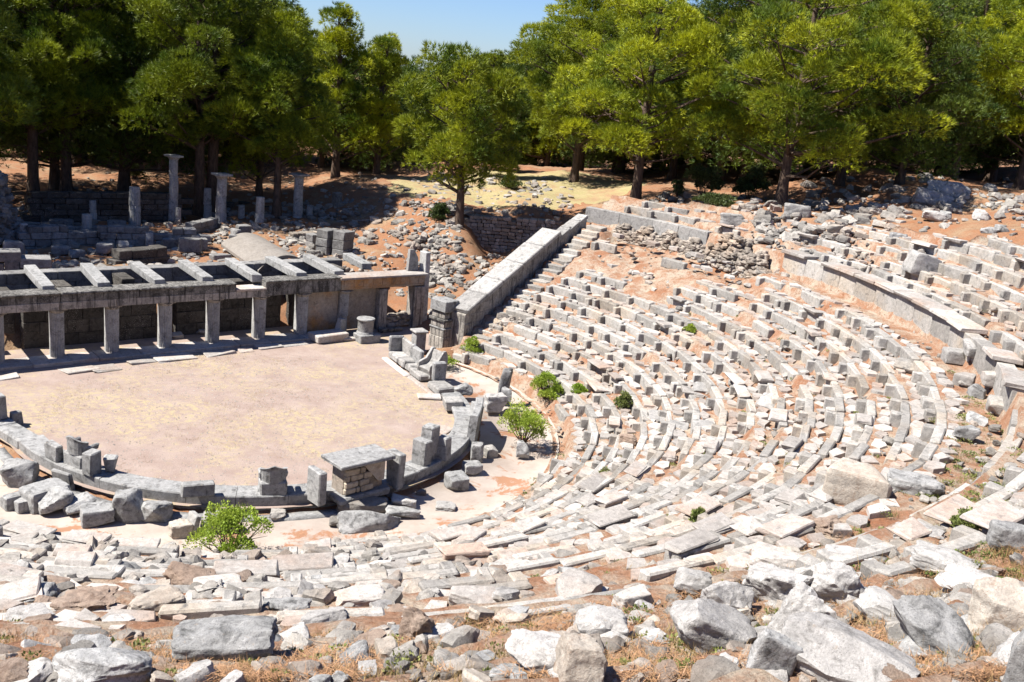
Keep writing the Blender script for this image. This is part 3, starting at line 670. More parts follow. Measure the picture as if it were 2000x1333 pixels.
# block standing on the bench
def lump(name, p, size, rz, m, label, cat='stone block', ch=.03, jit=.02, rx=0, ry=0, taper=1., group=None):
    mb = MB().block((0, 0, size[2]/2), size, ch=ch, jit=jit, taper=taper); o = mb.build(name, M[m], loc=p); o.rotation_euler = (rx, ry, rz); return tag(o, label, cat, group)
p = VP(387, 962, HB+.1); lump('back_block', (p[0], p[1], HB), (.80, .22, .36), R(-16), 'bench', 'oblong grey block standing alone on the bench front, left of the throne')
# throne seen from behind
def throne(px, rz, label, z=HB, r=6.9, th=0, broken=False, s=1.):
    T_ = oriented('throne', polar_p(r, th, z), rz, label, 'throne')
    mb = MB(); V = []; prof = []
    n = 10
    for k in range(n+1):                             # curved back shell
        a = math.pi*(k/n); cxx, cyx = -.30*math.cos(a), .22*math.sin(a)
        for (f_, zz) in ((1., .30), (1.04, .62), (1.12, .74), (.80, .74), (.72, .62), (.72, .30)): V.append((cxx*f_, cyx*f_, zz-(.12*abs(math.cos(a)) if zz > .7 else 0)))
    F = [(k*6+j, k*6+(j+1) % 6, (k+1)*6+(j+1) % 6, (k+1)*6+j) for k in range(n) for j in range(6)]+[tuple(range(6))[::-1], tuple(range(n*6, n*6+6))]
    mb.add([(x*s, y*s, zz*s) for x, y, zz in V], F); mb.build('backrest', M['bench'], T_)
    MB().block((0, -.06, .16), (.62*s, .52*s, .34*s), ch=.04, jit=.02).build('seat', M['bench'], T_)
    if not broken:
        for sx in (-1, 1): MB().block((sx*.27*s, -.16, .02), (.12*s, .32*s, .10), ch=.02, jit=.01).build('foot', M['bench'], T_); MB().block((sx*.29*s, -.12, .45*s), (.09*s, .36*s, .14*s), ch=.03, jit=.015).build('armrest', M['bench'], T_)
    return T_
throne(0, R(-111.5-90), 'marble throne with curved back on the near side of the bench, left of the altar', th=-111.5, s=1.1)
T_ = thing('throne', (7.42, .72, .12), 'weathered marble throne with scooped seat on the right side of the orchestra', 'throne', rz=R(-84))
def extr(poly, x0, x1, name, par):
    n = len(poly); V = [(x0, y, z) for y, z in poly]+[(x1, y, z) for y, z in poly]; mb = MB(); mb.add(V, [tuple(range(n)), tuple(range(n, 2*n))[::-1]]+[(i, n+i, n+(i+1) % n, (i+1) % n) for i in range(n)]); o = mb.build(name, M['white'], par)
    md = o.modifiers.new('b', 'BEVEL'); md.width = .025; md.segments = 2; return o
bk = [(.40, 0), (.46, .35), (.44, .72), (.36, .92), (.28, .94), (.22, .80), (.17, .60), (.08, .46), (-.08, .38), (-.30, .37), (-.40, .34), (-.34, .15), (-.38, 0)]
extr(bk, -.26, .26, 'seat', T_)
ar = [(.42, 0), (.49, .35), (.47, .74), (.38, .98), (.26, .99), (.10, .78), (-.02, .62), (-.22, .56), (-.38, .50), (-.42, .30), (-.36, .14), (-.40, 0)]
extr(ar, -.38, -.262, 'side', T_); extr(ar, .262, .38, 'side', T_)
throne(0, R(-157-90), 'broken marble throne with curved back on the left stretch of the bench', th=-156.8, r=6.78, s=1.15)
FRAG = {96: polar_p(7.02, -162.6), 163: polar_p(7.02, -151.0), 5: (-7.28, 1.55, .27), 46: (-6.78, 1.5, 0.)}
for (u, v, z, sz, rz, lab) in ((96, 890, HB, (.52,.24,.46), R(-50), 'mottled upright block on the bench beside the broken throne'), (163, 930, HB, (.34,.40,.62), R(-48), 'smooth grey wedge standing on the bench, right of the broken throne'),
        (5, 818, HB, (.4,.5,.7), R(-80), 'dark rounded throne fragment at the left edge of the bench'), (46, 815, HB, (.2,.35,.42), R(-70), 'small upright fragment behind the dark one at the left edge')):
    p = FRAG[u]; lump('throne_fragment', p, sz, R(math.degrees(math.atan2(p[1], p[0]))-90) if u > 60 else rz, 'bench', lab, 'throne fragment', taper=.85 if u < 60 else 1.)
p = polar_p(7.34, -155.5, -.2); o = MB().block((0, 0, .28), (.66, .12, .60), ch=.03, jit=.02).build('leaning_slab', M['bench'], loc=p); o.rotation_euler = (R(16), 0, R(-155.5+90)); tag(o, 'curved moulded panel leaning against the outside of the bench', 'stone panel')
p = polar_p(6.66, -148.8); lump('lion_foot_fragment', (p[0], p[1], HB), (.24, .2, .42), R(-30), 'bench', 'flaring broken armrest behind the smooth grey wedge', 'throne fragment', taper=1.5)
# straight right-hand stretch of the bench with its backs
def seg_bench(a, b, w_, h, m, label, name='bench_stretch'):
    a = np.array(a); b = np.array(b); d = b-a; L = np.hypot(*d); c = (a+b)/2; rz = math.atan2(d[1], d[0])
    o = MB().block((0, -w_/2, h/2), (L, w_, h), ch=.04, jit=.02).build(name, M[m], loc=(c[0], c[1], 0)); o.rotation_euler = (0, 0, rz); return tag(o, label, 'bench')
#seg_bench((7.28, 3.4), (7.0, 2.05), -.0-(-.62)*-1*-1, .30, 'white', 'rounded marble seat at the far end of the orchestra edge') if False else None
def along(p0, p1, pieces, m='white'):
    p0 = np.array(p0, float); p1 = np.array(p1, float); d = (p1-p0)/np.hypot(*(p1-p0)); nn = np.array([d[1], -d[0]]); nn = nn if nn[0] > 0 else -nn; rz = math.atan2(d[1], d[0])
    for (s0, s1, off, w_, z0, z1, name, lab, cat, mm) in pieces:
        c = p0+d*(s0+s1)/2+nn*(off+w_/2); o = MB().block((0, 0, (z1-z0)/2), (s1-s0, w_, z1-z0), ch=.05, jit=.02).build(name, M[mm], loc=(c[0], c[1], z0)); o.rotation_euler = (0, 0, rz); tag(o, lab, cat)
along((7.27, 3.5), (6.42, -1.2), [
  (.05, .95, .0, .55, .05, .32, 'marble_seat', 'rounded marble bench seat nearest the stage, under a tall back', 'bench', 'white'),
  (1.0, 1.55, .0, .55, .05, .33, 'marble_seat', 'second rounded bench seat from the stage', 'bench', 'white'),
  (1.6, 2.05, .05, .6, .03, .28, 'marble_seat', 'broken lumpy bench seat in the gap before the throne', 'bench', 'white'),
  (2.1, 3.15, .0, .66, .02, .26, 'marble_seat', 'long smooth bench seat right beside the throne', 'bench', 'white'),
  (3.75, 4.7, .02, .7, .02, .28, 'marble_seat', 'smooth hollowed bench seat below the standing wedge', 'bench', 'white'),
  (.0, .12, .0, .62, .3, .92, 'end_stone', 'upright end arm of the bench nearest the stage', 'bench end', 'bench'),
  (.1, 1.0, .52, .17, .05, .86, 'back_slab', 'wide leaning back slab next to the bench end arm', 'bench back', 'white'),
  (1.02, 1.2, .50, .18, .05, .88, 'back_slab', 'narrow back slab between two wide ones', 'bench back', 'bench'),
  (1.22, 1.95, .50, .18, .05, .84, 'back_slab', 'rounded back slab with a dark edge, nearest the throne', 'bench back', 'bench'),
  (3.55, 3.8, .25, .5, .22, .95, 'standing_wedge', 'grey wedge standing on the bench below the right throne', 'stone block', 'bench'),
  (.0, 2.4, -.28, .26, -.1, .06, 'kerb', 'thin stepped kerb at the foot of the bench nearest the stage', 'kerb', 'slab'),
  (2.45, 4.9, -.22, .2, -.1, .07, 'kerb', 'thin kerb at the foot of the bench below the throne', 'kerb', 'slab')])
p = VP(838, 775, .05); lump('loose_slab', (p[0], p[1], 0), (.85, .5, .09), R(-28), 'slab', 'flat loose slab lying on the orchestra floor beside the right bench', 'slab')
p = VP(862, 838, .05); lump('loose_slab', (p[0], p[1], 0), (.75, .6, .05), R(30), 'slab', 'thin worn slab at the edge of the orchestra near the curved back', 'slab')
p = VP(905, 800, .3)
lump('seat_fragment', (6.05, -2.6, .1), (.62, .6, .34), R(-25), 'white', 'scrolled marble seat piece where the bench turns', 'seat fragment')
along((-7.3, 3.4), (-6.55, -.25), [(0, 1.2, -.66, .66, -.1, .26, 'bench_stretch', 'flat bench stretch cut by the left edge of the frame', 'bench', 'bench'), (1.21, 2.4, -.66, .66, -.1, .255, 'bench_stretch', 'flat bench stretch under the dark throne fragment', 'bench', 'bench'), (2.41, 3.72, -.66, .66, -.1, .26, 'bench_stretch', 'flat bench stretch joining the left curve of the bench', 'bench', 'bench')])
# posts right of the altar
for (th, r, sz, mm, lab, tp) in ((-72.5, 6.85, (.34,.5,.78), 'bench', 'grey square post on the bench, right of the altar', 1.), (-68.5, 6.75, (.42,.46,1.05), 'bench', 'taller dark fluted throne piece beside the square post', .9), (-66, 7.1, (.36,.36,.72), 'bench', 'moulded throne foot leaning behind the tall piece', .85)):
    lump('throne_post', polar_p(r, th, HB-.02), sz, R(th-90), mm, lab, 'throne fragment', taper=tp)

# altar
al = thing('altar', (-.46, -7.15, .1), 'block altar with a flat marble slab on patched beige masonry', 'altar', rz=R(3))
MB().block((.03, .02, 1.06), (1.72, 1.02, .11), ch=.02, jit=.015).build('table_slab', M['bench'], al)
MB().block((.06, .05, .985), (1.55, .82, .06), ch=.01, jit=.01).build('moulding', M['frieze'], al)
MB().block((.07, .08, .5), (1.26, .56, .95), ch=.02, jit=.01).build('core', M['rough'], al)
MB().block((.03, .02, .06), (1.62, .95, .22), ch=.05, jit=.02).build('plinth', M['bench'], al)
mb = MB(); y = -.27
lay = [[.46, .18], [.17, .40, .30], [.44, .34], [.36, .14, .42]]; z = .82
for row in lay:
    x = -.58
    for l_ in row: mb.block((x+l_/2, y, z), (l_-.025, .12, .165), ch=.025, jit=.012); x += l_
    z -= .18
mb.build('patching', M['beige'], al)
mb = MB(); mb.add([(x, yy, z) for yy in (-.33, -.2) for (x, z) in ((.0, .93), (.66, .93), (.66, .42), (.48, .40))], [(0,3,2,1), (4,5,6,7), (0,1,5,4), (1,2,6,5), (2,3,7,6), (3,0,4,7)]); mb.build('triangular_block', M['tan'], al)
lump('altar_flank', (-1.66, -7.15, .12), (.22, .62, .92), R(4), 'bench', 'dark upright slab standing left of the altar', 'slab')
lump('altar_flank', (.72, -7.22, .12), (.26, .55, 1.02), R(6), 'bench', 'dark upright slab standing against the right of the altar', 'slab')

# drum on its base, post, blocks near the stage
lump('drum_base', (7.72, 5.85, -.02), (.92, .72, .36), R(-4), 'bench', 'square block carrying the column drum', 'stone base')
o = MB().lathe((0, 0, 0), [(.37,0), (.36,.05), (.33,.09), (.33,.52), (.36,.57), (.385,.6), (.37,.64), (.3,.645)], 28).build('column_drum', M['bench'], smooth=R(35), loc=(7.68, 5.95, .34)); tag(o, 'round grey drum standing on a square block before the stage', 'column drum')
lump('broken_slab', (6.25, 6.5, .0), (1.45, .85, .36), R(3), 'slab', 'big flat block with a broken top in front of the stage', 'stone block', jit=.04)
lump('stump', (7.0, 6.9, 0), (.4, .34, .78), R(20), 'column', 'short fluted stump leaning beside the stained panel', 'column stump', rx=R(4), ry=R(5), taper=.8)
lump('low_stone', (7.15, 6.25, 0), (.8, .4, .12), R(-5), 'slab', 'low flat stone between the broken slab and the drum', 'stone')
lump('low_step', (9.5, 6.85, 0), (1.1, .35, .16), R(0), 'frieze', 'dark low step under the stage opening', 'step')
ps = thing('pedestal', (8.95, 3.85, 0), 'slim marble pedestal with a moulded cap, behind the bench end', 'pedestal', rz=R(-8))
MB().block((0, 0, .42), (.46, .46, .84), ch=.02, jit=.008).build('shaft', M['bench'], ps)
MB().block((0, 0, .88), (.60, .60, .10), ch=.03, jit=.008).build('cap', M['white'], ps); MB().block((0, 0, .05), (.56, .56, .14), ch=.02, jit=.01).build('base', M['bench'], ps)
for (u, v, L, W_, rz, lab) in ((155, 721, 1.1, .75, 8, 'large thin slab in front of the second column from the left'), (205, 719, .95, .7, 6, 'thin slab beside the large one before the stage'), (12, 737, .8, .5, 6, 'pale slab at the left edge of the frame before the stage'),
        (340, 698, 1.5, .8, 5, 'blueish slab before the third column'), (275, 706, .9, .5, 10, 'ragged flat stone between two stage slabs'), (430, 690, 1.2, .45, 4, 'narrow slab before the fourth column'), (480, 685, .6, .35, 4, 'small slab lying off the stage kerb'), (525, 677, 1.0, .5, 3, 'flat slab before the fifth column'), (575, 672, 1.1, .5, 3, 'flat slab left of the big broken block')):
    p = VP(u, v, .03); g = poly_slab(0); g = MB().block((0, 0, 0), (L, W_, .09), ch=.02, jit=.05); o = g.build('stage_slab', M['slab'], loc=(p[0], p[1], .015)); o.rotation_euler = (0, 0, R(rz)); tag(o, lab, 'slab')
for (u, v, s, lab) in ((345, 657, .4, 'small rubble stone on the stage floor near the doorway'), (392, 650, .35, 'small pale stone on the stage floor between two columns')):
    p = VP(u, v, .05); V, F = rock_geo((s*1.2, s, .22), int(u), .4, 4); o = mesh('small_stone', V, F, M['slab'], loc=(p[0], p[1], .08)); tag(o, lab, 'stone')

# ------------------------------------------------------------------ ruins behind the stage
def depth(P): return float((np.asarray(P)-CAM)@FW)
def ruin_column(u, v, vt, wpx, label, cap=False, z=1.75, drums=(.4, .7), m='column', flute=True, square=False, leanx=0.):
    P = VP(u, v, z); t = depth(P); H = (v-vt)*t/FPX*1.03; r = wpx*t/FPX/2*.92; T_ = thing('ruined_column', (P[0], P[1], z-.15), label, 'column', 'standing columns behind the stage', random.uniform(0, 1)); H += .15
    T_.rotation_euler[1] = leanx
    if square: MB().block((0, 0, H/2), (2*r, 1.8*r, H), ch=.03, jit=.02).build('shaft', M[m], T_)
    else:
        cuts = [0]+[d*H for d in drums]+[H-(.28 if cap else 0)]
        for a, b in zip(cuts[:-1], cuts[1:]):
            ra = r*(1-.12*a/H); rb = r*(1-.12*b/H); MB().lathe((random.gauss(0, .01), random.gauss(0, .01), 0), [(ra*.97, a+.01), (ra, a+.04), (rb, b-.03), (rb*.97, b)], 32, flute=flute, fl=.06).build('drum', M[m], T_, smooth=R(20))
    if cap:
        mb = MB().lathe((0, 0, H-.28), [(r*.88, 0), (r*.95, .05), (r*1.25, .16), (r*1.3, .18)], 28); mb.block((0, 0, H-.05), (2.9*r, 2.9*r, .1), ch=.015); mb.build('capital', M[m], T_)
for a in ((338, 432, 308, 20, 'tallest slim column with a small top, left of the group', True, 1.75, (.35, .7)), (263, 440, 368, 25, 'chipped two part column stump left of the tallest column', False, 1.75, (.55,)),
          (405, 428, 370, 17, 'plain dark shaft right of the tallest column', False, 1.75, (.5,)), (431, 442, 343, 23, 'column with a wide flat capital in the middle of the ruins', True, 1.75, (.3, .6)),
          (471, 437, 402, 15, 'short dark stub between two taller columns', False, 1.75, (.5,)), (506, 450, 387, 20, 'short two drum column standing before the trees', False, 1.75, (.55,)),
          (580, 442, 343, 21, 'fluted column with flat capital, rightmost of the tall columns', True, 1.75, (.25, .5, .8)), (180, 432, 392, 21, 'short thick stub far left in the shade', False, 1.75, (.5,)),
          (170, 467, 420, 22, 'dark smooth drum nearest the left low wall', False, 1.75, (.5,)), (348, 437, 407, 12, 'thin broken shaft beside the foot of the tallest column', False, 1.75, (.5,)), (603, 440, 402, 14, 'thin stub just right of the fluted column', False, 1.75, (.5,))):
    ruin_column(a[0], a[1], a[2], a[3], a[4], a[5], a[6], a[7])
ruin_column(656, 434, 378, 17, 'square dark post at the left end of the shaded wall', square=True, m='ruin')
ruin_column(48, 478, 438, 13, 'short pale post at the corner of the low left wall', square=True, m='column')
def low_wall(name, a, b, h, label, m='ruin', t=.5, ch=.3, L=.6, z=None, rag=.35, cat='ruined wall', base=.3):
    """a, b: (u, v, z) of the foot"""
    A, B = (np.array(a), np.array(b)) if z else (VP(*a), VP(*b)); d = B[:2]-A[:2]; Ln = np.hypot(*d); rz = math.atan2(d[1], d[0]); mb = MB(); zz = -base; k = 0; ph = random.uniform(0, 9)
    while zz < h:
        x = -random.uniform(0, L*.6)
        while x < Ln:
            l_ = L*random.uniform(.6, 1.5); top = h-rag*(.5+.5*math.sin(x*1.3+ph)*math.sin(x*.47+ph*2))-random.uniform(0, rag*.3)
            if zz+ch*.6 < top:
                f_ = (x+l_/2)/Ln; mb.block((x+l_/2, random.uniform(-.03, .03), zz+ch/2+(B[2]-A[2])*f_), (l_-.015, t*random.uniform(.9, 1.1), ch-.012), ch=.025, jit=.02)
            x += l_
        zz += ch; k += 1
    o = mb.build(name, M[m], loc=(A[0], A[1], A[2])); o.rotation_euler = (0, 0, rz); return tag(o, label, cat)
low_wall('low_wall', (50, 480, 1.75), (205, 475, 1.75), .95, 'low ashlar wall at far left behind the stage')
low_wall('low_wall', (205, 478, 1.75), (378, 482, 1.75), 1.15, 'longer dark block wall right of the dark drum', rag=.45)
low_wall('low_wall', (372, 458, 1.75), (425, 445, 1.75), .8, 'short wall stub below the wide capital column')
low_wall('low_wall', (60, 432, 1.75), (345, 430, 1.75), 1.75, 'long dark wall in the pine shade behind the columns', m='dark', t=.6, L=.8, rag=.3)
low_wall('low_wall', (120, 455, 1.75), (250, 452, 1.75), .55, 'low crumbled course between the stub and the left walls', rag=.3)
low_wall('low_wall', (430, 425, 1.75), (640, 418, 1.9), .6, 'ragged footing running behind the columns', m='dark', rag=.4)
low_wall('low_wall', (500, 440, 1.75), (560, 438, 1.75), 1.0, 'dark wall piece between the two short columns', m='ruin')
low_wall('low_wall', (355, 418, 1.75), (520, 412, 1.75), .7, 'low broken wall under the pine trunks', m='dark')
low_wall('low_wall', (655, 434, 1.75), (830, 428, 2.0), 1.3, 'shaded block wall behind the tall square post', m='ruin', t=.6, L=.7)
low_wall('low_wall', (715, 408, 2.2), (812, 404, 2.4), .9, 'pale topped wall corner beyond the shaded wall', m='rough', L=.5)
low_wall('rubble_wall', (808, 418, 2.6), (905, 408, 3.2), 1.1, 'bright rubble wall left of the lone pine', m='rough', L=.3, ch=.18, rag=.3)
low_wall('rough_wall', (18.0, 14.35, 1.8), (21.9, 10.25, 2.1), 2.25, 'tall rough grey retaining wall behind the sloping wall', m='rough', L=.34, ch=.19, t=.6, rag=.3, base=.8, z=1)
low_wall('rubble_wall', (760, 478, 1.9), (912, 495, 1.7), 1.5, 'tumbled dark rubble bank beneath the lone pine', m='rubble', L=.32, ch=.24, t=.9, rag=.8, base=.5)
low_wall('rubble_wall', (570, 470, 1.8), (725, 462, 1.9), .55, 'low rubble wall with orange earth beyond the square pillars', m='rough', L=.3, ch=.18, rag=.25)
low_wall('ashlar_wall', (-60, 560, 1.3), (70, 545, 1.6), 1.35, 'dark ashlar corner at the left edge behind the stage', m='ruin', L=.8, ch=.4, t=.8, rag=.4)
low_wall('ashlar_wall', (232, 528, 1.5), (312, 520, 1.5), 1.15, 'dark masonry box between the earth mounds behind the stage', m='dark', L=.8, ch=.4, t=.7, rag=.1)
for (u, v, z, sz, rz, lab) in ((637, 488, 1.85, (.85,.7,1.05), 25, 'left one of the two square ashlar pillars behind the stage'), (669, 495, 1.8, (.9,.7,1.15), 25, 'right one of the two square ashlar pillars behind the stage'),
      (610, 478, 1.85, (.5,.5,.55), 20, 'small square block left of the two ashlar pillars')):
    P = VP(u, v, z); T_ = thing('square_pillar', (P[0], P[1], z-.2), lab, 'pillar', rz=R(rz)); n = 3 if sz[2] > .8 else 2
    for k in range(n): MB().block((random.gauss(0,.015), 0, (k+.5)*(sz[2]+.2)/n), (sz[0], sz[1], (sz[2]+.2)/n-.01), ch=.025, jit=.02).build('pillar_block', M['ruin'], T_)
for (u, v, z, w_, h_, d_, rz) in ((275,478,1.8,.6,.5,.5,10),(292,480,1.8,.35,.75,.4,0),(330,482,1.8,.7,.5,.5,15),(345,480,1.8,.3,.6,.4,5),(372,488,1.9,1.1,.65,.5,0),(398,486,1.9,.3,.6,.5,8),(460,470,1.9,.5,.7,.5,0),(475,466,1.9,.7,.8,.6,12),(455,478,1.9,.4,.6,.4,-10),(120,492,1.9,.8,.35,.5,5),(150,498,1.9,.6,.3,.5,20),(205,490,1.9,.7,.45,.6,-5),(240,488,1.9,.45,.5,.5,12),(28,500,1.9,.8,.75,.6,0),(10,470,1.9,.5,.5,.4,0),(430,505,1.9,.9,.3,.5,25),(545,460,1.8,.8,.3,.5,-20),(600,452,1.8,1.3,.35,.4,-35),(715,452,1.9,.6,.4,.5,0),(690,455,1.9,.9,.3,.5,10),(60,455,1.8,.9,.6,.5,0),(228,440,1.8,.9,.35,.5,8),(120,440,1.8,1.1,.4,.6,0),(520,455,1.8,.8,.25,.6,5),(640,415,1.8,.9,.5,.5,0),(745,385,2.2,1.2,.4,.6,0)):
    P = VP(u, v, z); V, F = rock_geo((w_, d_, h_), int(u*5+v), .92, 7, .03, 2, 2.); o = mesh('ruin_block', V, F, M['ruin'], smooth=R(30), loc=(P[0], P[1], z-.1+h_/2)); o.rotation_euler = (0, 0, R(rz-20)); tag(o, 'squared block lying loose in the ruins behind the stage', 'stone block', 'squared blocks in the ruins')
# rubble masonry mass at the far left
mb = MB(); A = VP(8, 475, 1.7)
for k in range(900):
    a = random.uniform(0, 6.28); zz = random.uniform(0, 1)**.8*3.1; rr = (2.3-.35*zz)*random.uniform(.82, 1)*(1+.12*math.sin(3*a)); mb.block((rr*math.cos(a), .8*rr*math.sin(a), zz), (.34*random.uniform(.6,1.4), .3, .22*random.uniform(.7,1.3)), rz=random.uniform(0,3), rx=random.gauss(0,.3), ch=.05, jit=.05)
for k in range(250):
    a = random.uniform(0, 6.28); rr = 1.4*math.sqrt(random.random()); mb.block((rr*math.cos(a), .8*rr*math.sin(a), 2.95+random.uniform(-.1,.15)), (.35, .3, .25), rz=random.uniform(0,3), ch=.05, jit=.05)
o = mb.build('masonry_stump', M['ruin'], loc=(A[0]-1.2, A[1]+.5, 1.6)); tag(o, 'big rounded lump of grey rubble masonry at the left edge', 'ruin')
# concrete vault
mb = MB(); V = []; n = 14; m_ = 8
VA, VB, VC, VD = VP(432, 468, 2.15), VP(520, 462, 2.25), VP(505, 519, 2.35), VP(596, 503, 2.25)
for j in range(m_+1):
    for k in range(n+1):
        f_ = k/n; g_ = j/m_; P = (VA*(1-f_)+VB*f_)*(1-g_)+(VC*(1-f_)+VD*f_)*g_; z = P[2]-.22+.48*math.sin(math.pi*min(1, max(0, f_)))**.8; V.append((P[0], P[1], z))
mx = len(V); V += [(x, y, z-.14) for x, y, z in V]; W_ = n+1
F = [(j*W_+k, j*W_+k+1, (j+1)*W_+k+1, (j+1)*W_+k) for j in range(m_) for k in range(n)]; F = [f[::-1] for f in F]; F += [tuple(i+mx for i in f[::-1]) for f in F]
F += [(m_*W_+k, m_*W_+k+1, mx+m_*W_+k+1, mx+m_*W_+k) for k in range(n)]+[(k+1, k, mx+k, mx+k+1) for k in range(n)]+[(j*W_, (j+1)*W_, mx+(j+1)*W_, mx+j*W_) for j in range(m_)]+[((j+1)*W_+n, j*W_+n, mx+j*W_+n, mx+(j+1)*W_+n) for j in range(m_)]
o = mesh('vault', V, F, M['concrete'], smooth=R(40)); bm_ = o.data; tag(o, 'smooth grey concrete vault arching over the earth behind the stage', 'vault')

# ------------------------------------------------------------------ stones
class G_: pass
ROCKM = ['rubble', 'rubble', 'boulder', 'grey', 'rubble', 'tan', 'rubble', 'brown']
rock_g = []
for i in range(32):
    g = G_(); bx = [.25, .5, .8, .35][i % 4]; sz = (1, random.uniform(.6, .95), random.uniform(.35, .7)); g.V, g.F = rock_geo(sz, 100+i, bx, 5, .10, 6); g.lo, g.loF = rock_geo(sz, 100+i, bx, 3, .10, 4); g.sm = R(28); rock_g.append(g)
stones = []
def field(u0, u1, v0, v1, n, s0, s1, lab, var=None, zoff=.15, shear=0., flat=1.):
    us = rng.uniform(u0, u1, n); vs = rng.uniform(v0, v1, n)+shear*(us-u0)
    P, t, ok = GT(us, vs)
    for i in range(n):
        if not ok[i]: continue
        s = s0*(s1/s0)**(random.random()**1.6); v = random.choice(var) if var else random.randrange(32)
        r_, th = polar(P[i][0], P[i][1])
        if r_ < 9.6 and P[i][1] < 5: continue
        stones.append(((P[i][0], P[i][1], P[i][2]+s*zoff), rotM(random.gauss(0, .25), random.gauss(0, .25), random.uniform(0, 6.28)), (s, s, s*flat), v, lab))
field(0, 2000, 1085, 1340, 1250, .06, .42, 'small stone lying among needles and dry grass in the foreground')
field(0, 1000, 1065, 1190, 900, .10, .42, 'light stone in the tumbled rubble at lower left', zoff=.42)
field(900, 2000, 960, 1200, 200, .10, .38, 'stone lying on the near treads at lower right')
field(950, 2000, 600, 1000, 900, .06, .28, 'small fragment on the seating treads', zoff=.3)
field(1150, 1560, 450, 565, 240, .08, .36, 'loose stone on the bare orange slope', zoff=.3)
field(600, 870, 490, 580, 300, .12, .5, 'stone on the orange earth behind the right end of the stage')
field(840, 1040, 500, 640, 480, .15, .5, 'stone in the rubble slope left of the sloping wall')
field(840, 900, 440, 560, 160, .2, .6, 'stone in the rubble beside the tall post')
field(1480, 1760, 395, 475, 200, .2, .8, 'shaded block tumbled below the big right pine')
field(1250, 1500, 385, 425, 110, .2, .7, 'stone on the rim between the two big pines')
field(1480, 1700, 455, 540, 170, .12, .5, 'stone spilled at the top of the curved wall')
field(1560, 2000, 345, 420, 190, .2, .8, 'dark stone under the trees at upper right')
field(1760, 2000, 400, 500, 90, .15, .5, 'stone on the bare orange bank at upper right')
field(560, 900, 395, 500, 650, .15, .6, 'stone in the ruins behind the stage')
field(0, 560, 395, 475, 520, .15, .6, 'shaded stone among the ruins at upper left')
field(0, 720, 465, 535, 800, .12, .5, 'stone on the earth mound behind the stage')
field(800, 1120, 350, 425, 330, .15, .6, 'pale stone along the field edge')
field(100, 900, 340, 395, 160, .15, .5, 'stone on the ground under the pines')
scatter('stone', rock_g, stones, lambda v: M[ROCKM[v % 8]], 'stone', 'loose rubble stones', 'rubble_stone')
# single boulders and blocks of their own
def boulder(u, v, wpx, hpx, m, label, boxy=.5, d=.75, rz=0., rx=0., ry=0., seed=None, rough=.07, name='boulder', sink=.12, cat='boulder', n=12, z=None, cuts=6):
    P = GT(u, v)[0][0] if z is None else VP(u, v, z); t = depth(P); W_ = wpx*t/FPX; dr = (P-CAM)/np.linalg.norm(P-CAM); sp, cp_ = -dr[2], math.hypot(dr[0], dr[1]); H = max((hpx*t/FPX-W_*d*sp*.5)/cp_, W_*.28, hpx*t/FPX*.5)*1.05
    V, F = rock_geo((W_, W_*d, H), seed or int(u*7+v), boxy, n, rough, cuts); o = mesh(name, V, F, M[m], smooth=R(30))
    toc = np.array([P[0]-CAM[0], P[1]-CAM[1]]); toc /= np.hypot(*toc); az = math.atan2(toc[1], toc[0])-math.pi/2
    o.location = (P[0]+toc[0]*W_*d*.35, P[1]+toc[1]*W_*d*.35, P[2]+H*(.5-sink)); o.rotation_euler = (R(rx), R(ry), az+R(rz)); return tag(o, label, cat)
def block(u, v, wpx, hpx, dd, m, label, rz=0., rx=0., ry=0., z=None, ch=.03, jit=.03, name='stone_block', cat='stone block', taper=1.):
    P = GT(u, v)[0][0] if z is None else VP(u, v, z); t = depth(P); W_ = wpx*t/FPX; H = hpx*t/FPX
    V, F = rock_geo((W_, dd, H), int(u*3+v), .93, 10, .022, 2, 2.2); o = mesh(name, V, F, M[m], smooth=R(30))
    toc = np.array([P[0]-CAM[0], P[1]-CAM[1]]); toc /= np.hypot(*toc); az = math.atan2(toc[1], toc[0])-math.pi/2
    o.location = (P[0]+toc[0]*dd*.3, P[1]+toc[1]*dd*.3, P[2]+H*.42); o.rotation_euler = (R(rx), R(ry), az+R(rz)); return tag(o, label, cat)
pz = -.18
boulder(38, 950, 62, 55, 'bench', 'square topped dark boulder, leftmost behind the bench', .85, .8, -15, z=pz)
block(42, 990, 70, 30, .45, 'bench', 'grooved grey block under the leftmost boulder', 20, z=pz)
block(88, 993, 80, 45, .7, 'bench', 'long grey prism lying behind the curved panel', 30, z=pz)
block(47, 1000, 32, 26, .35, 'bench', 'small grey cube at the corner of the boulder row', 20, z=pz)
boulder(108, 1006, 62, 56, 'grey', 'pointed pitted boulder third in the row behind the bench', .3, .8, 10, z=pz)
boulder(155, 1005, 60, 36, 'grey', 'slanting boulder with a flat face in the row behind the bench', .4, .8, 20, ry=-15, z=pz)
block(190, 1026, 60, 36, .6, 'bench', 'low oblong block in front of the row behind the bench', 5, z=pz)
boulder(249, 1020, 58, 64, 'bench', 'tall ribbed boulder standing right of the low oblong block', .8, .8, 10, z=pz, rough=.04)
boulder(304, 1024, 68, 52, 'grey', 'round speckled boulder, rightmost of the row behind the bench', .2, .9, 0, z=pz)
boulder(352, 1050, 42, 34, 'tan', 'pale chunky stone left of the bright green bush', .8, .8, 10, z=pz)
for i, (u, v, hh) in enumerate(((376, 1045, 44), (405, 1042, 40), (428, 1040, 38), (452, 1040, 36))):
    block(u, v, 12, hh, .42, 'white', ['first', 'second', 'third', 'fourth'][i]+' upright slab from the left in the bright green bush', 25, ry=14, z=pz, name='upright_slab', cat='slab')
boulder(540, 1018, 34, 22, 'rubble', 'small pile stone under the near throne', .5, .9, z=pz)
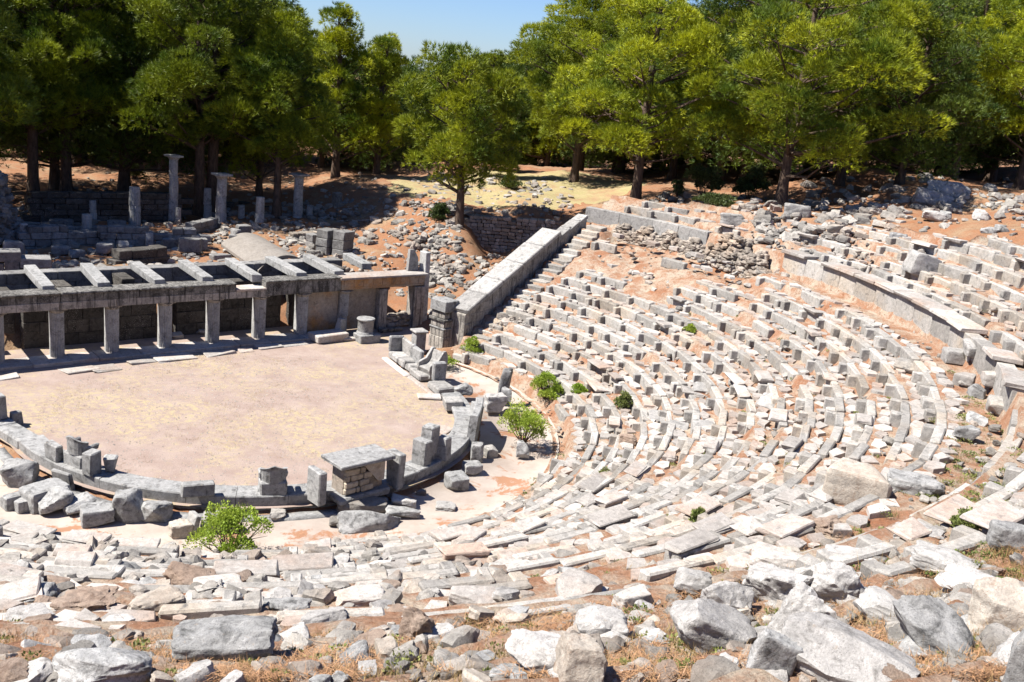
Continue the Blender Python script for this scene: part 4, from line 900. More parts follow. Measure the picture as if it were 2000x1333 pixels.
boulder(706, 1006, 95, 30, 'rubble', 'long weathered stone lying behind the altar', .7, .35, 15, z=pz, rough=.05)
boulder(724, 1036, 130, 32, 'grey', 'longer dark weathered stone, in front of the other long one', .6, .3, 18, z=pz, rough=.05)
boulder(788, 992, 48, 26, 'boulder', 'flat pointed stone in the heap right of the altar', .4, .8, 0, z=pz)
boulder(785, 1013, 66, 26, 'grey', 'knobbly grey stone below the flat pointed one', .5, .6, 10, z=pz)
for i, (u, v, s_) in enumerate(((758, 972, 22), (745, 985, 26), (770, 980, 20), (735, 1000, 24), (822, 967, 20), (660, 1030, 34), (690, 980, 26))):
    boulder(u, v, s_, s_*.6, 'rubble', ['little stone tucked under the altar plinth','stone between altar and the long stones','small round stone in the altar heap','stone wedged between the two long stones','lone small stone at the passage edge','pale stone at the left of the long stones','squared stone at the near corner of the altar'][i], .5, .8, z=pz)
block(890, 957, 40, 30, .6, 'bench', 'hollowed grey block on the passage behind the bench', 25, z=pz)
block(921, 928, 36, 24, .45, 'grey', 'low square block near the hollowed one', 20, z=pz)
block(930, 902, 24, 38, .4, 'grey', 'upright cube in the shade of the bench back', 5, z=pz)
block(956, 893, 24, 20, .4, 'seat', 'small tilted cube farthest along the passage', 35, z=pz)
boulder(1020, 895, 26, 34, 'grey', 'small dark rounded post stone by the green bush', .6, .9, z=-.12)
boulder(984, 775, 26, 60, 'grey', 'upright dark statue fragment at the seating edge', .4, .8, z=.2)
boulder(985, 790, 24, 34, 'grey', 'small dark rock beside the upright fragment', .5, .9, z=.1)
boulder(965, 802, 42, 36, 'boulder', 'pale leaning block left of the statue fragment', .8, .7, 20, z=.0)
boulder(905, 770, 36, 24, 'grey', 'dark rubble behind the right throne', .5, .8, z=.1)
# seating area specials
boulder(1670, 990, 122, 82, 'tan', 'large flat topped buff block with ribbed sides on the upper walkway', .93, .75, -8, rough=.035, cuts=2, sink=.05)
boulder(1785, 965, 105, 38, 'grey', 'dark grey slab rock right of the large buff block', .7, .6, 5)
boulder(1797, 538, 58, 46, 'white', 'white squared block tipped on the upper bank', .93, .8, 25, ry=14, rough=.03, cuts=2)
boulder(1752, 475, 34, 22, 'grey', 'grey boulder above the tipped white block', .5, .8); boulder(1823, 433, 44, 22, 'boulder', 'pale flat boulder on the orange bank', .5, .6); boulder(1843, 430, 26, 20, 'grey', 'round grey boulder beside the pale flat one', .4, .8)
boulder(1915, 430, 34, 22, 'boulder', 'lone two lobed boulder high on the orange bank', .4, .8); boulder(1930, 458, 32, 16, 'grey', 'low grey boulder below the two lobed one', .4, .7); boulder(1955, 456, 28, 18, 'grey', 'small boulder, rightmost on the orange bank', .4, .7)
boulder(1818, 405, 68, 34, 'grey', 'huge tilted block in the shade at upper right', .93, .5, 10, ry=10); boulder(1850, 385, 80, 32, 'grey', 'massive dark boulder under the right trees', .7, .6)
boulder(1555, 425, 50, 28, 'white', 'squared shaded block beside the big right pine', .93, .6); boulder(1430, 440, 48, 24, 'white', 'bright squared block on the rim below the pines', .9, .6)
block(1765, 575, 62, 12, .8, 'slab', 'tilted flat slab bridging the terrace wall', 35, rx=5); 
block(1915, 695, 68, 22, .8, 'white', 'thick pale slab tilted over the terrace wall', 20, rx=8)
block(1862, 712, 44, 30, .6, 'white', 'white rough block on the walkway before the wall', 20); block(1880, 755, 38, 26, .5, 'slab', 'square grey block on the walkway', -5); boulder(1905, 775, 36, 26, 'grey', 'broken two part stone right of the square walkway block', .6, .8)
block(1955, 755, 74, 28, .6, 'slab', 'long heavy slab at the right edge of the walkway', 15, rx=8); block(1960, 815, 66, 32, .6, 'seat', 'grey coffer shaped block at the right edge', 10, rx=10)
boulder(1885, 862, 46, 34, 'grey', 'dark wedge boulder at the end of the walkway', .6, .7, 15); boulder(1905, 830, 40, 26, 'grey', 'lumpy grey stone above the wedge boulder', .4, .7)
for (u, v, w_, h_, lab) in ((1372, 845, 42, 30, 'bright square slab lying loose in mid seating'), (1322, 845, 40, 28, 'tilted bright slab left of the square one'), (1500, 795, 38, 34, 'white upright slab beside the dotted seats'), (1285, 822, 38, 26, 'white split slab low in the seating'), (1375, 765, 44, 24, 'white leaning slab with a dark underside'), (1790, 725, 84, 26, 'long seat slab spanning two supports near the walkway'), (1560, 690, 0, 0, '')):
    if w_: block(u, v, w_, h_*.35, h_*.022, 'white' if w_ < 60 else 'seat', lab, random.uniform(-20, 20), rx=18, name='loose_slab', cat='slab')
# foreground
FB = [(440, 1300, 190, 88, 'grey', 'large grey prism shaped boulder at bottom left', .85, .6, -8, -6, .045), (195, 1340, 190, 50, 'grey', 'long pale grey boulder at the bottom left corner', .6, .6, 5, 0, .05),
 (372, 1160, 98, 56, 'brown', 'dark brown pitted boulder at lower left', .35, .8, 0, 0, .09), (305, 1215, 100, 62, 'tan', 'pale and orange broken block below the brown boulder', .7, .7, 15, 0, .07),
 (165, 1205, 120, 56, 'brown', 'wide rough reddish lump of old mortar', .3, .8, 0, 0, .13), (70, 1190, 90, 40, 'grey', 'flat grey stone left of the reddish lump', .6, .7, 10, 0, .06),
 (92, 1200, 70, 36, 'brown', 'dark red brown stone beside the flat grey stone', .5, .7, 0, 0, .09), (60, 1225, 90, 30, 'boulder', 'pale broad stone at the far left', .4, .7, 0, 0, .07),
 (230, 1235, 60, 30, 'boulder', 'pointed pale stone left of the orange block', .5, .8, 0, 0, .07), (425, 1165, 90, 20, 'slab', 'flat pinkish slab right of the brown boulder', .93, .6, 8, 0, .02),
 (560, 1205, 90, 40, 'grey', 'grey stone above the large prism boulder', .5, .7, 0, 0, .07), (630, 1235, 100, 46, 'boulder', 'white blocky stone right of the prism boulder', .6, .7, 15, 0, .07), (535, 1235, 50, 36, 'tan', 'orange brown stone resting behind the prism boulder', .6, .7, 0, 0, .08),
 (812, 1258, 68, 74, 'brown', 'upright rough reddish brown boulder in the centre foreground', .5, .8, 0, 0, .12), (550, 1130, 60, 40, 'grey', 'grey rubble stone in the middle of the lower left', .5, .8, 0, 0, .07), (700, 1190, 100, 34, 'slab', 'grey flat broken slab at the centre left', .8, .6, 10, 0, .04),
 (1168, 1262, 102, 74, 'boulder', 'rounded white block at the centre foreground', .75, .8, 5, 0, .05), (1045, 1325, 130, 84, 'boulder', 'broad pale boulder behind the buff one', .35, .7, 0, 0, .06), (1125, 1340, 105, 95, 'tan', 'rounded buff boulder at the bottom centre', .5, .8, 0, 0, .05),
 (1380, 1275, 165, 95, 'boulder', 'big grey triangular slab leaning in the foreground', .8, .75, 20, 22, .04), (1412, 1210, 98, 80, 'boulder', 'blue grey boulder behind the triangular slab', .5, .8, 0, 0, .06), (1350, 1165, 70, 50, 'white', 'light stone block above the triangular slab', .8, .7, 0, 0, .05),
 (1512, 1190, 130, 100, 'boulder', 'large veined white and grey boulder of the cluster', .45, .8, 0, 0, .08), (1560, 1258, 92, 110, 'boulder', 'upright knobbly boulder wedged in the cluster', .6, .7, 0, 20, .09), (1495, 1335, 85, 100, 'grey', 'dark slab standing on edge in the cluster', .85, .5, 20, 18, .04),
 (1642, 1340, 262, 112, 'boulder', 'biggest smooth white boulder at the bottom right', .45, .6, 0, 0, .045), (1630, 1190, 110, 90, 'boulder', 'cream hollowed boulder right of the cluster', .45, .8, 0, 0, .1), (1722, 1220, 130, 58, 'white', 'long bluish white boulder behind the biggest one', .6, .7, -5, 8, .05),
 (1815, 1285, 190, 100, 'grey', 'long slab like boulder slanting at lower right', .6, .55, -20, 22, .05), (1955, 1245, 135, 108, 'tan', 'large cream pointed boulder at the right edge', .4, .7, 0, 0, .045), (1992, 1345, 60, 130, 'grey', 'dark stone cut by the bottom right corner', .8, .8, 0, 0, .05),
 (1600, 1050, 90, 46, 'brown', 'rough reddish rock on the near treads', .3, .7, 0, 0, .2), (1790, 1060, 90, 50, 'boulder', 'rounded weathered boulder right of the reddish rock', .4, .7, 0, 0, .08), (1965, 1075, 70, 56, 'grey', 'blue grey sharp edged block at the right edge', .92, .7, 20, 0, .03),
 (1660, 1105, 100, 40, 'boulder', 'pale eroded rock in the middle of the lower right', .6, .7, 0, 0, .08), (1840, 1120, 120, 44, 'white', 'broad pale block on the near right treads', .8, .6, -8, 0, .04), (1900, 1165, 120, 46, 'boulder', 'veined grey block above the cream pointed boulder', .7, .6, -10, 0, .06),
 (1520, 1115, 110, 40, 'slab', 'flat worn block above the boulder cluster', .85, .6, -5, 0, .04), (1125, 1180, 90, 60, 'slab', 'blueish rectangular slab in the near treads', .95, .9, 15, 0, .015), (1235, 1190, 80, 40, 'slab', 'tilted long slab right of the blueish one', .9, .5, 40, 0, .03), (930, 1195, 110, 34, 'slab', 'end block of the long low foreground wall', .9, .6, -5, 0, .03),
 (870, 1000, 40, 18, 'white', 'small white block at the start of the lowest tier', .8, .8, 0, 0, .05), (1225, 870, 34, 22, 'brown', 'orange brown broken slab low in the seating', .8, .8, 0, 0, .06)]
for (u, v, w_, h_, mm, lab, bx, d, rz, ry, ro) in FB: boulder(u, v, w_, h_, mm, lab, bx, d, rz, ry=ry, rough=ro*1.25, n=26, cuts=7)
print('stage3', len(stones), len(seats), len(pavs), len(sslabs))

# ------------------------------------------------------------------ vegetation
def tuft_cloud(centers, radii, dens, blade, wid, nb, rs, flat=.80, low=-.28, inner=.10, droop=0.):
    """needle tufts spread over ellipsoidal foliage pads; returns triangles"""
    VS = []
    for c, r in zip(centers, radii):
        n = int(dens*r*r*(7+3*rs.random())); d = rs.normal(size=(n, 3)); d /= np.linalg.norm(d, axis=1)[:, None]
        d[:, 2] = np.where(d[:, 2] < low, -d[:, 2], d[:, 2]); k = np.where(rs.random(n) < inner, rs.uniform(.3, .9, n), rs.uniform(.86, 1.08, n))
        lump_ = 1+.16*np.sin(d[:, 0]*5+c[0]*3)*np.sin(d[:, 1]*5+c[1])+.12*np.sin(d[:, 2]*7+c[2])
        p = np.array(c)+d*(r*k*lump_)[:, None]*np.array([1, 1, flat])
        nn = d*np.array([1., 1., 1.])+np.array([0, 0, .22-droop]); nn /= np.linalg.norm(nn, axis=1)[:, None]
        P = np.repeat(p, nb, 0); D = np.repeat(nn, nb, 0)+rs.normal(size=(n*nb, 3))*.42; D /= np.linalg.norm(D, axis=1)[:, None]
        L = blade*rs.uniform(.6, 1.25, n*nb); S = np.cross(D, rs.normal(size=(n*nb, 3))); S /= np.linalg.norm(S, axis=1)[:, None]+1e-6
        a = P+D*(L*.1)[:, None]; VS.append(np.stack([a-S*wid/2, a+S*wid/2, P+D*L[:, None]], 1).reshape(-1, 3))
    V = np.concatenate(VS); return V, np.arange(len(V)).reshape(-1, 3)
def pine_proto(seed, H, Rc, base, nc, cr, lean=(0, 0), m='pine', top=.35, dens=27., shape='round', nb=9, blade=.31, wid=.034, extra=None):
    rs = np.random.RandomState(seed); rr = random.Random(seed)
    tp = [Vector((lean[0]*f*f*H+.10*math.sin(f*5+seed)*f, lean[1]*f*f*H+.1*math.cos(f*4+seed)*f, f*H*.93)) for f in np.linspace(0, 1, 9)]
    tr = [.021*H*(1-.75*f)+.05 for f in np.linspace(0, 1, 9)]; tr[0] *= 1.35
    mb = MB().tube(tp, tr, 9); cs, rad = [], []
    nc = int(nc*1.1)
    for i in range(nc):
        f = base+(1-base)*(i+.5)/nc*.98; g = (f-base)/(1-base)
        prof = {'round': math.sin(math.pi*min(1, .14+g*.86))**.6, 'cone': (1-g)**.7*.95+.08, 'flat': .55+.6*math.sin(math.pi*min(1, .1+g*.8))*.7}[shape]
        a = i*2.399+rr.uniform(-.5, .5); rho = Rc*prof*rr.uniform(.35, 1.0); ix = min(8, int(f*8)); tc = tp[ix]
        c = Vector((tc.x+rho*math.cos(a), tc.y+rho*math.sin(a), f*H+rr.uniform(-.4, .4))); r = cr*.82*rr.choice([.7, .85, 1.0, 1.15, 1.4])*(1-.3*g)
        cs.append(tuple(c)); rad.append(r)
        f0 = max(.12, f-.12*rho/Rc-.03); j = f0/.93*8; j0 = min(7, int(j)); s0 = tp[j0].lerp(tp[j0+1], min(1, j-j0)); md = s0.lerp(c, .55)+Vector((0, 0, -.12*rho*rr.uniform(-.5, 1)))
        mb.tube([s0, md, c], [.013*H*(1-.5*g)*.55, .04+.01*rho*.5, .02], 5)
        for q in range(2):
            e = c+Vector((rr.uniform(-1, 1), rr.uniform(-1, 1), rr.uniform(-.2, .5)))*r*.8; mb.tube([md.lerp(c, .5), e], [.03, .012], 4)
        if rr.random() < .6:
            o2 = Vector((rr.uniform(-1, 1), rr.uniform(-1, 1), rr.uniform(-.5, .4)))*r; cs.append(tuple(c+o2)); rad.append(r*rr.uniform(.45, .75))
    for q in range(5):                               # dead snags
        f = rr.uniform(.25, base+.15); a = rr.uniform(0, 6.28); s0 = tp[int(f*8)]; e = s0+Vector((math.cos(a), math.sin(a), rr.uniform(-.1, .4)))*rr.uniform(.6, 1.4); mb.tube([s0, s0.lerp(e, .5)+Vector((0,0,.1)), e], [.05, .03, .012], 4)
    if extra:
        for (c, r) in extra:
            cs.append(c); rad.append(r); k = min(8, int(max(.25, c[2]/H-.1)*8)); mb.tube([tp[k], tp[k].lerp(Vector(c), .6)-Vector((0,0,.2)), Vector(c)], [.12, .08, .03], 6)
    V, F = tuft_cloud(cs, rad, dens, blade, wid, nb, rs)
    return mb, V, F, m
PROTO = {}
def plant_tree(key, name, P, sc, rz, label, group='pines around the theatre', cat='pine tree', lean=None):
    root = thing(name, tuple(P), label, cat, group, rz); root.scale = (sc, sc, sc)
    if key in PROTO and not isinstance(PROTO[key][0], MB):
        tm, cm = PROTO[key]
        for nm, me in (('trunk', tm), ('crown', cm)):
            o = bpy.data.objects.new(nm, me); COL.objects.link(o); o.parent = root
    else:
        mb, V, F, m = PROTO[key]; t_ = mb.build('trunk', M['bark'], root, smooth=R(60)); c_ = fast_mesh('crown', V, F, M[m], root); PROTO[key] = (t_.data, c_.data)
    return root
def ztop(u, vt, t): d = ray(u, vt); return CAM[2]+d[2]*t/(d@FW)
E1 = [((-2.4, -1.2, 4.2), 1.4), ((1.9, -2.2, 3.6), 1.3), ((3.9, -.6, 4.6), 1.2)]
PROTO['lone'] = pine_proto(3, 9.4, 3.5, .36, 34, 1.1, (-.075, .0), shape='round', extra=[((-2.6, 1.9, 3.3), .75), ((.35, -.3, 2.75), .8), ((-.9, .4, 2.8), .7)])
PROTO['big'] = pine_proto(11, 12.5, 5.0, .26, 46, 1.4, (.015, .01), shape='round')
PROTO['wide'] = pine_proto(23, 12.5, 6.6, .22, 50, 1.6, (.0, .0), shape='flat', extra=[((2.3,-4.6,7.2), 2.0), ((-1.6,-4.4,5.2), 1.75), ((5.2,-3.8,5.0), 1.35), ((1.2,-4.9,4.1), 1.0)])
PROTO['tall'] = pine_proto(31, 14, 5.2, .34, 44, 1.45, (.03, .0), m='pine_mid', shape='round')
PROTO['slim'] = pine_proto(43, 11, 3.0, .22, 36, 1.1, (-.02, .02), shape='cone')
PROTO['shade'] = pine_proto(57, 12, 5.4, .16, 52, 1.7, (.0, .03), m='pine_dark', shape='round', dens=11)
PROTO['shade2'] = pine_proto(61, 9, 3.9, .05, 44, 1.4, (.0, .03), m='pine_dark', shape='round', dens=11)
PROTO['young'] = pine_proto(71, 6, 2.4, .10, 26, .85, (.0, .0), shape='cone')
PH = {'lone': 9.6, 'big': 12.9, 'wide': 12.9, 'tall': 14.4, 'slim': 11.2, 'shade': 12.3, 'shade2': 9.3, 'young': 6.2}
def tree_at(key, u, t, vt, rz, label):
    P = AT(u, t); H = ztop(u, vt, t)-P[2]; P[2] -= .15; return plant_tree(key, 'pine_tree', P, max(.4, H/PH[key]), rz, label)
PL = VP(896, 446, 3.2); plant_tree('lone', 'pine_tree', (PL[0], PL[1], 2.9), (ztop(850, 90, 50)-2.9)/PH['lone'], -YAW, 'lone pine with a bare trunk above the retaining wall')
tree_at('big', 1240, 54, -30, .6, 'round crowned pine on the dry field behind the curved wall')
wd = tree_at('wide', 1524, 50.5, -70, YAW*-1, 'wide bright pine with ball like clumps above the right rim')
tree_at('big', 1990, 53, -60, 2.4, 'yellowish pine cut by the right edge of the frame')
tree_at('tall', 130, 55, -110, 1.0, 'big dark pine with twin trunk at upper left')
tree_at('shade', 108, 57, -60, 3.0, 'second trunk beside the big dark pine at upper left')
tree_at('tall', 388, 56, -60, 4.0, 'pine leaning left behind the tallest column')
tree_at('tall', 412, 57, -110, 5.0, 'thick trunked pine directly behind the middle column')
tree_at('tall', 540, 55.5, 55, 1.5, 'pine with a leaning trunk left of the fluted column')
tree_at('slim', 655, 64, 15, .3, 'upright pine behind the fluted column')
tree_at('slim', 735, 66, 68, 2.2, 'pine at the left side of the sky gap')
tree_at('slim', 505, 60, 100, 4.2, 'small pine with a bright low crown among the columns')
tree_at('slim', 945, 66, 100, 1.1, 'dark pine just behind the lone pine')
tree_at('big', 1120, 66, 10, 3.3, 'pine at the right side of the sky gap')
k_ = 0
DESC = ['dark pine in the wood at the back left', 'pine filling the wood behind the columns', 'short pine at the foot of the sky gap', 'pine deep in the wood behind the right field', 'dark pine in the wood at the back right']
def fill(u0, u1, t0, t1, vt0, vt1, n, keys, d):
    for i in range(n):
        u = u0+(u1-u0)*(i+random.uniform(.1, .9))/n; tree_at(random.choice(keys), u, random.uniform(t0, t1), random.uniform(vt0, vt1), random.uniform(0, 6.28), DESC[d])
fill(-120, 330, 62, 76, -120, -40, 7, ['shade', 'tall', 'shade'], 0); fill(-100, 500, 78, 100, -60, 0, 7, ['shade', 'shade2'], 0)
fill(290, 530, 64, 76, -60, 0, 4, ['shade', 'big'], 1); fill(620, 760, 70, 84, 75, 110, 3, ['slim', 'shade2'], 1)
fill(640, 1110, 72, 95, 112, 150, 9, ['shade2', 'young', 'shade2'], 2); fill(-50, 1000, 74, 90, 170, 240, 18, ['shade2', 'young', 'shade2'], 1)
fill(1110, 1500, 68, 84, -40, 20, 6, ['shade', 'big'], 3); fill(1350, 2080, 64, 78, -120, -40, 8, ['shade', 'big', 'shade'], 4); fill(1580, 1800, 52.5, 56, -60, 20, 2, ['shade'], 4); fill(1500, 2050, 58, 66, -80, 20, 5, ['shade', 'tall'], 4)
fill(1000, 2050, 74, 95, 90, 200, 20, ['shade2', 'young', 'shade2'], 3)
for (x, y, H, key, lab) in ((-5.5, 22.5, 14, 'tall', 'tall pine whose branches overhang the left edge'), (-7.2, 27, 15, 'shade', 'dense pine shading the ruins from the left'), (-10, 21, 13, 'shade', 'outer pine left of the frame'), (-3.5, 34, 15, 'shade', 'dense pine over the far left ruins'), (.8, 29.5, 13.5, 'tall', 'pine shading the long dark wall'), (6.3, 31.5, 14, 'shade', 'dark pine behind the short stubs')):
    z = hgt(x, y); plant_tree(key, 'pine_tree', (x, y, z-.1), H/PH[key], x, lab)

rsw = np.random.RandomState(9); cs = []; rd = []
for i in range(150):
    u = rsw.uniform(-300, 2300); t = rsw.uniform(105, 135); P = AT(u, t); top = ztop(u, 150 if 580 < u < 1130 else 60, t)-P[2]
    for q in range(2): cs.append((P[0]+rsw.normal()*2, P[1]+rsw.normal()*2, P[2]+top*rsw.uniform(.25, .75))); rd.append(rsw.uniform(2.6, 4.2))
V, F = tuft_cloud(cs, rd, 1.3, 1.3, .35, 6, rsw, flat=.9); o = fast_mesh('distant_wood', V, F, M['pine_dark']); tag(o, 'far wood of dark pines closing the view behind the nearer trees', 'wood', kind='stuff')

# leafy bushes
def leaf_cloud(n, r, rs, size, flat=.8, up=.4, low=0.):
    d = rs.normal(size=(n, 3)); d /= np.linalg.norm(d, axis=1)[:, None]; d[:, 2] = np.abs(d[:, 2])*1.0+low
    k = rs.uniform(.45, 1.05, n)**.6*(1+.18*np.sin(d[:, 0]*6)*np.cos(d[:, 1]*5)); P = d*(k*r)[:, None]*np.array([1, 1, flat])
    D = d+rs.normal(size=(n, 3))*.6+np.array([0, 0, up]); D /= np.linalg.norm(D, axis=1)[:, None]; S = np.cross(D, rs.normal(size=(n, 3))); S /= np.linalg.norm(S, axis=1)[:, None]+1e-6
    L = size*rs.uniform(.6, 1.4, n); V = np.stack([P, P+D*(L*.5)[:, None]-S*(L*.28)[:, None], P+D*L[:, None], P+D*(L*.5)[:, None]+S*(L*.28)[:, None]], 1).reshape(-1, 3); return V, np.arange(len(V)).reshape(-1, 4)
def bush(u, v, wpx, hpx, m, label, seed, z=None, leaf=.07, n=None, name='bush', cat='bush', P=None):
    if P is None: P = GT(u, v)[0][0] if z is None else VP(u, v, z)
    t = depth(P); r = wpx*t/FPX/2; h = hpx*t/FPX; rs = np.random.RandomState(seed); T_ = thing(name, (P[0], P[1], P[2]-.03), label, cat); Vs = []; mb = MB(); nc = 16
    for i in range(nc):
        a = i*2.4; q = r*.78*math.sqrt((i+.3)/nc)*rs.uniform(.7, 1.15); c = np.array([q*math.cos(a), q*math.sin(a), h*(.30+.62*rs.rand())*(1.2-min(1., q/r)*.8)]); cr = r*rs.uniform(.2, .46)
        V, F = leaf_cloud(n or 260, cr, rs, leaf, flat=min(1.1, h/r*.8)); Vs.append(V+c); mb.tube([(c[0]*.15, c[1]*.15, 0), (c[0]*.6, c[1]*.6, c[2]*.6), tuple(c+np.array([0, 0, cr*.4]))], [.022, .014, .006], 4)
        for q2 in range(3): e = c+rs.normal(size=3)*cr*.6; mb.tube([(c[0]*.6, c[1]*.6, c[2]*.6), tuple(e)], [.012, .004], 3)
    V = np.concatenate(Vs); fast_mesh('foliage', V, np.arange(len(V)).reshape(-1, 4), M[m], T_); mb.build('stem', M['bark'], T_); return T_
bush(446, 1085, 165, 95, 'fern', 'large bright lime bush in front of the bench at lower left', 1, z=0., leaf=.055, n=430)
bush(1022, 862, 112, 78, 'fern', 'big bright green bush where the seating meets the passage', 2, z=.1, leaf=.055, n=430)
bush(1065, 778, 74, 48, 'fern', 'feathery green bush above the big one on the low tiers', 3, leaf=.05, n=520); bush(1130, 770, 34, 20, 'fern', 'small green plant right of the feathery bush', 4, leaf=.06, n=120)
bush(922, 690, 44, 30, 'fern', 'green bush at the foot of the sloping wall', 5, leaf=.06, n=160); bush(866, 712, 56, 18, 'fern', 'flat green weeds behind the bench beside the stage', 6, leaf=.06, n=120, z=0.)
bush(1215, 800, 38, 34, 'weed', 'yellow green plant between two low tiers', 7, leaf=.06, n=140); bush(1347, 650, 26, 14, 'fern', 'small bright plant high in the seating', 8, leaf=.05, n=80)
bush(1372, 388, 78, 66, 'bush', 'dark round shrub between the two big pines', 9, leaf=.11, n=420); bush(1322, 385, 30, 40, 'bush', 'thin spiky shrub left of the dark round one', 10, leaf=.09, n=100); bush(995, 372, 46, 26, 'bush', 'low dark shrub on the dry field', 11, leaf=.1, n=160)
bush(1462, 392, 70, 64, 'bush', 'leafy shrub at the left of the wide pine', 12, leaf=.12, n=330); bush(858, 432, 40, 34, 'bush', 'small dark shrub at the foot of the lone pine', 13, leaf=.1, n=200); bush(261, 350, 30, 28, 'weed', 'pale yellow green shrub under the left pines', 14, leaf=.12, n=150)
bush(1395, 405, 90, 26, 'bush', 'low dark undergrowth right of the round shrub', 15, leaf=.1, n=220); bush(1585, 350, 60, 60, 'bush', 'dull shrub behind the wide pine trunk', 16, leaf=.12, n=220)
bush(467, 493, 16, 12, 'weed', 'tiny weed at the edge of the concrete vault', 17, leaf=.06, n=60); bush(1362, 1030, 24, 44, 'weed', 'tall grass tuft beside a slab in the near treads', 18, leaf=.09, n=60)
bush(1885, 1040, 66, 44, 'weed', 'grey green weed clump at the right on the near treads', 19, leaf=.035, n=240); bush(1180, 930, 26, 16, 'weed', 'little yellow moss cushion in mid seating', 20, leaf=.03, n=80)

# grass, weeds and fallen needles: uncountable ground cover
def blades(P, h, w_, spread, rs, nb):
    n = len(P); P = np.repeat(P, nb, 0)+np.concatenate([rs.normal(size=(n*nb, 2))*spread, np.zeros((n*nb, 1))], 1); D = np.concatenate([rs.normal(size=(n*nb, 2))*.45, np.ones((n*nb, 1))], 1); D /= np.linalg.norm(D, axis=1)[:, None]
    L = np.repeat(h, nb)*rs.uniform(.5, 1.3, n*nb); S = np.cross(D, rs.normal(size=(n*nb, 3))); S /= np.linalg.norm(S, axis=1)[:, None]+1e-6
    V = np.stack([P-S*w_/2, P+S*w_/2, P+D*L[:, None]], 1).reshape(-1, 3); return V
def cover(name, label, cat, m, regions, w_, rs, nb=14):
    Vs = []
    for (u0, u1, v0, v1, n, h, sp) in regions:
        us = rs.uniform(u0, u1, n); vs = rs.uniform(v0, v1, n); P, t, ok = GT(us, vs); P = P[ok]; k = nz(P[:, 0], P[:, 1], 2.1, 6.) > -.15; P = P[k]; r_, th = polar(P[:, 0], P[:, 1]); P = P[(r_ > 9.6) | (P[:, 1] > 5)]
        if len(P): P[:, 2] += .0; Vs.append(blades(P, np.full(len(P), h)*rs.uniform(.4, 1.2, len(P)), w_, sp, rs, nb))
    V = np.concatenate(Vs); o = fast_mesh(name, V, np.arange(len(V)).reshape(-1, 3), M[m]); tag(o, label, cat, kind='stuff')
rs = np.random.RandomState(5)
n = 9000; a = rs.uniform(0, 6.283, n); q = 6.4*np.sqrt(rs.uniform(0, 1, n)); P = np.stack([q*np.cos(a), q*np.sin(a)+0*q, np.zeros(n)], 1); P2 = np.stack([rs.uniform(-7, 8, 1800), rs.uniform(0, 6.6, 1800), np.zeros(1800)], 1); P = np.concatenate([P, P2]); n = len(P)
sz = .010+.028*rs.uniform(0, 1, n)**4; V = np.concatenate([P+np.stack([sz*np.cos(k*2.1+a0), sz*np.sin(k*2.1+a0), -.002+0*sz], 1) for k, a0 in ((0, rs.uniform(0, 6, n)), (1, rs.uniform(0, .6, n)), (2, rs.uniform(0, .6, n)))]+[P+np.stack([sz*.2, sz*.1, sz*.8], 1)]); i = np.arange(n)
o = fast_mesh('gravel', V, np.concatenate([np.stack([i, i+n, i+3*n], 1), np.stack([i+n, i+2*n, i+3*n], 1), np.stack([i+2*n, i, i+3*n], 1)]), M['rubble']); tag(o, 'small gravel strewn over the orchestra floor', 'gravel', kind='stuff')
P = np.stack([rs.uniform(-7, 6.5, 5200), rs.uniform(-6.2, 6.2, 5200), np.zeros(5200)], 1); k = (nz(P[:, 0], P[:, 1], .8, 7.) > .12) & (np.hypot(P[:, 0], P[:, 1]) < 6.4); P = P[k]
V = blades(P, np.full(len(P), .045), .006, .06, rs, 7); o = fast_mesh('dead_grass', V, np.arange(len(V)).reshape(-1, 3), M['straw']); tag(o, 'thin yellow dead grass in patches on the orchestra floor', 'grass', kind='stuff')
cover('green_weeds', 'green weeds and grass tufts between the stones', 'weeds', 'weed', [(0, 2000, 1060, 1330, 420, .10, .05), (1000, 2000, 850, 1130, 420, .09, .05), (700, 830, 1035, 1070, 60, .14, .08), (1820, 2000, 780, 1000, 160, .10, .06), (1400, 2000, 560, 860, 130, .09, .05), (190, 280, 1070, 1100, 20, .1, .08), (900, 1200, 355, 390, 100, .1, .2)], .008, rs)
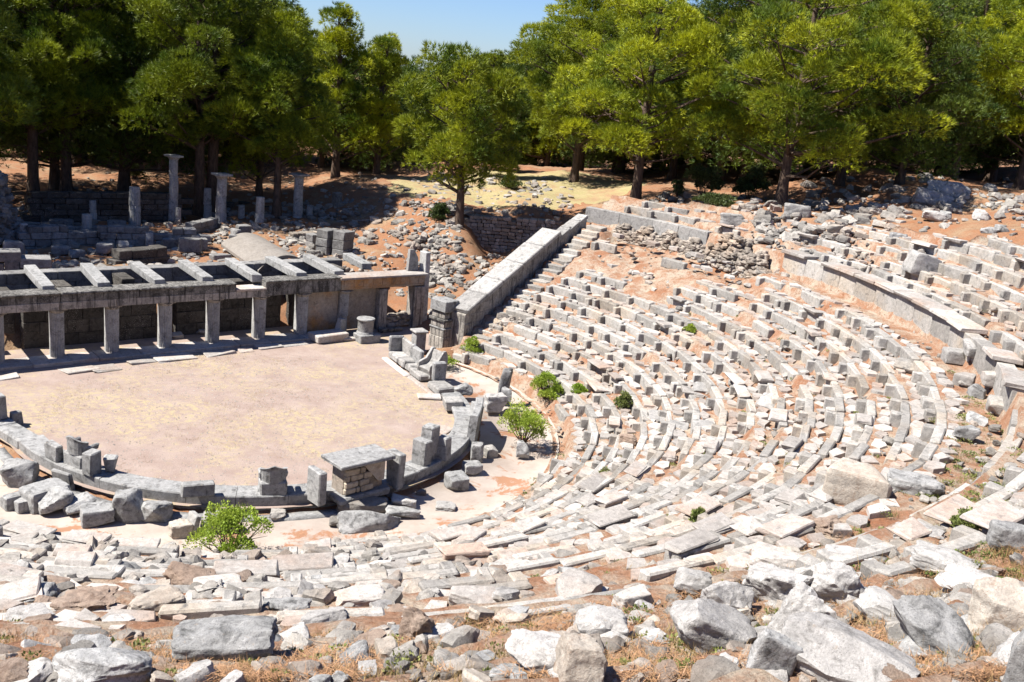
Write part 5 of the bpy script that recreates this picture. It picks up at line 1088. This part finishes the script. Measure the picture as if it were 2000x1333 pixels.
cover('dry_grass', 'dry straw coloured grass tufts between the stones', 'grass', 'straw', [(0, 2000, 1080, 1335, 2200, .15, .07), (1000, 2000, 860, 1150, 500, .10, .05), (1050, 2000, 600, 900, 500, .08, .06), (920, 1240, 345, 400, 500, .10, .25), (1780, 2000, 430, 500, 120, .1, .1), (240, 290, 475, 490, 60, .15, .1)], .006, rs)
wl = []
for (u0, u1, v0, v1, nn_, rr_) in ((0, 2000, 1080, 1330, 150, .10), (1000, 2000, 880, 1150, 150, .10), (1820, 2000, 760, 1000, 50, .13), (1100, 1900, 600, 900, 90, .09), (700, 830, 1035, 1068, 16, .16), (180, 290, 1065, 1100, 8, .14), (1330, 1560, 1100, 1180, 14, .14)):
    P, t, ok = GT(rs.uniform(u0, u1, nn_), rs.uniform(v0, v1, nn_))
    for p in P[ok]:
        r_, th = polar(p[0], p[1])
        if r_ < 9.6: continue
        V, F = leaf_cloud(90, rr_*rs.uniform(.5, 1.5), rs, .035, flat=.55); wl.append(V+p+np.array([0, 0, .01]))
V = np.concatenate(wl); o = fast_mesh('leafy_weeds', V, np.arange(len(V)).reshape(-1, 4), M['weed']); tag(o, 'low leafy green weeds growing in the joints of the seating', 'weeds', kind='stuff')
us = rs.uniform(-20, 2020, 70000); vs = 1333-(rs.uniform(0, 1, 70000)**1.5)*290; P, t, ok = GT(us, vs); P = P[ok]; k = nz(P[:, 0], P[:, 1], 1.7, 2.) > -.25; P = P[k]; n = len(P)
D = rs.normal(size=(n, 3))*np.array([1, 1, .22]); D /= np.linalg.norm(D, axis=1)[:, None]; S = np.cross(D, [0, 0, 1.]); S /= np.linalg.norm(S, axis=1)[:, None]; L = rs.uniform(.07, .17, n)
P[:, 2] += rs.uniform(-.02, .09, n); V = np.stack([P-S*.0035, P+S*.0035, P+D*L[:, None]], 1).reshape(-1, 3)
o = fast_mesh('pine_litter', V, np.arange(len(V)).reshape(-1, 3), M['needle']); tag(o, 'fallen orange brown pine needles covering the foreground', 'needles', kind='stuff')
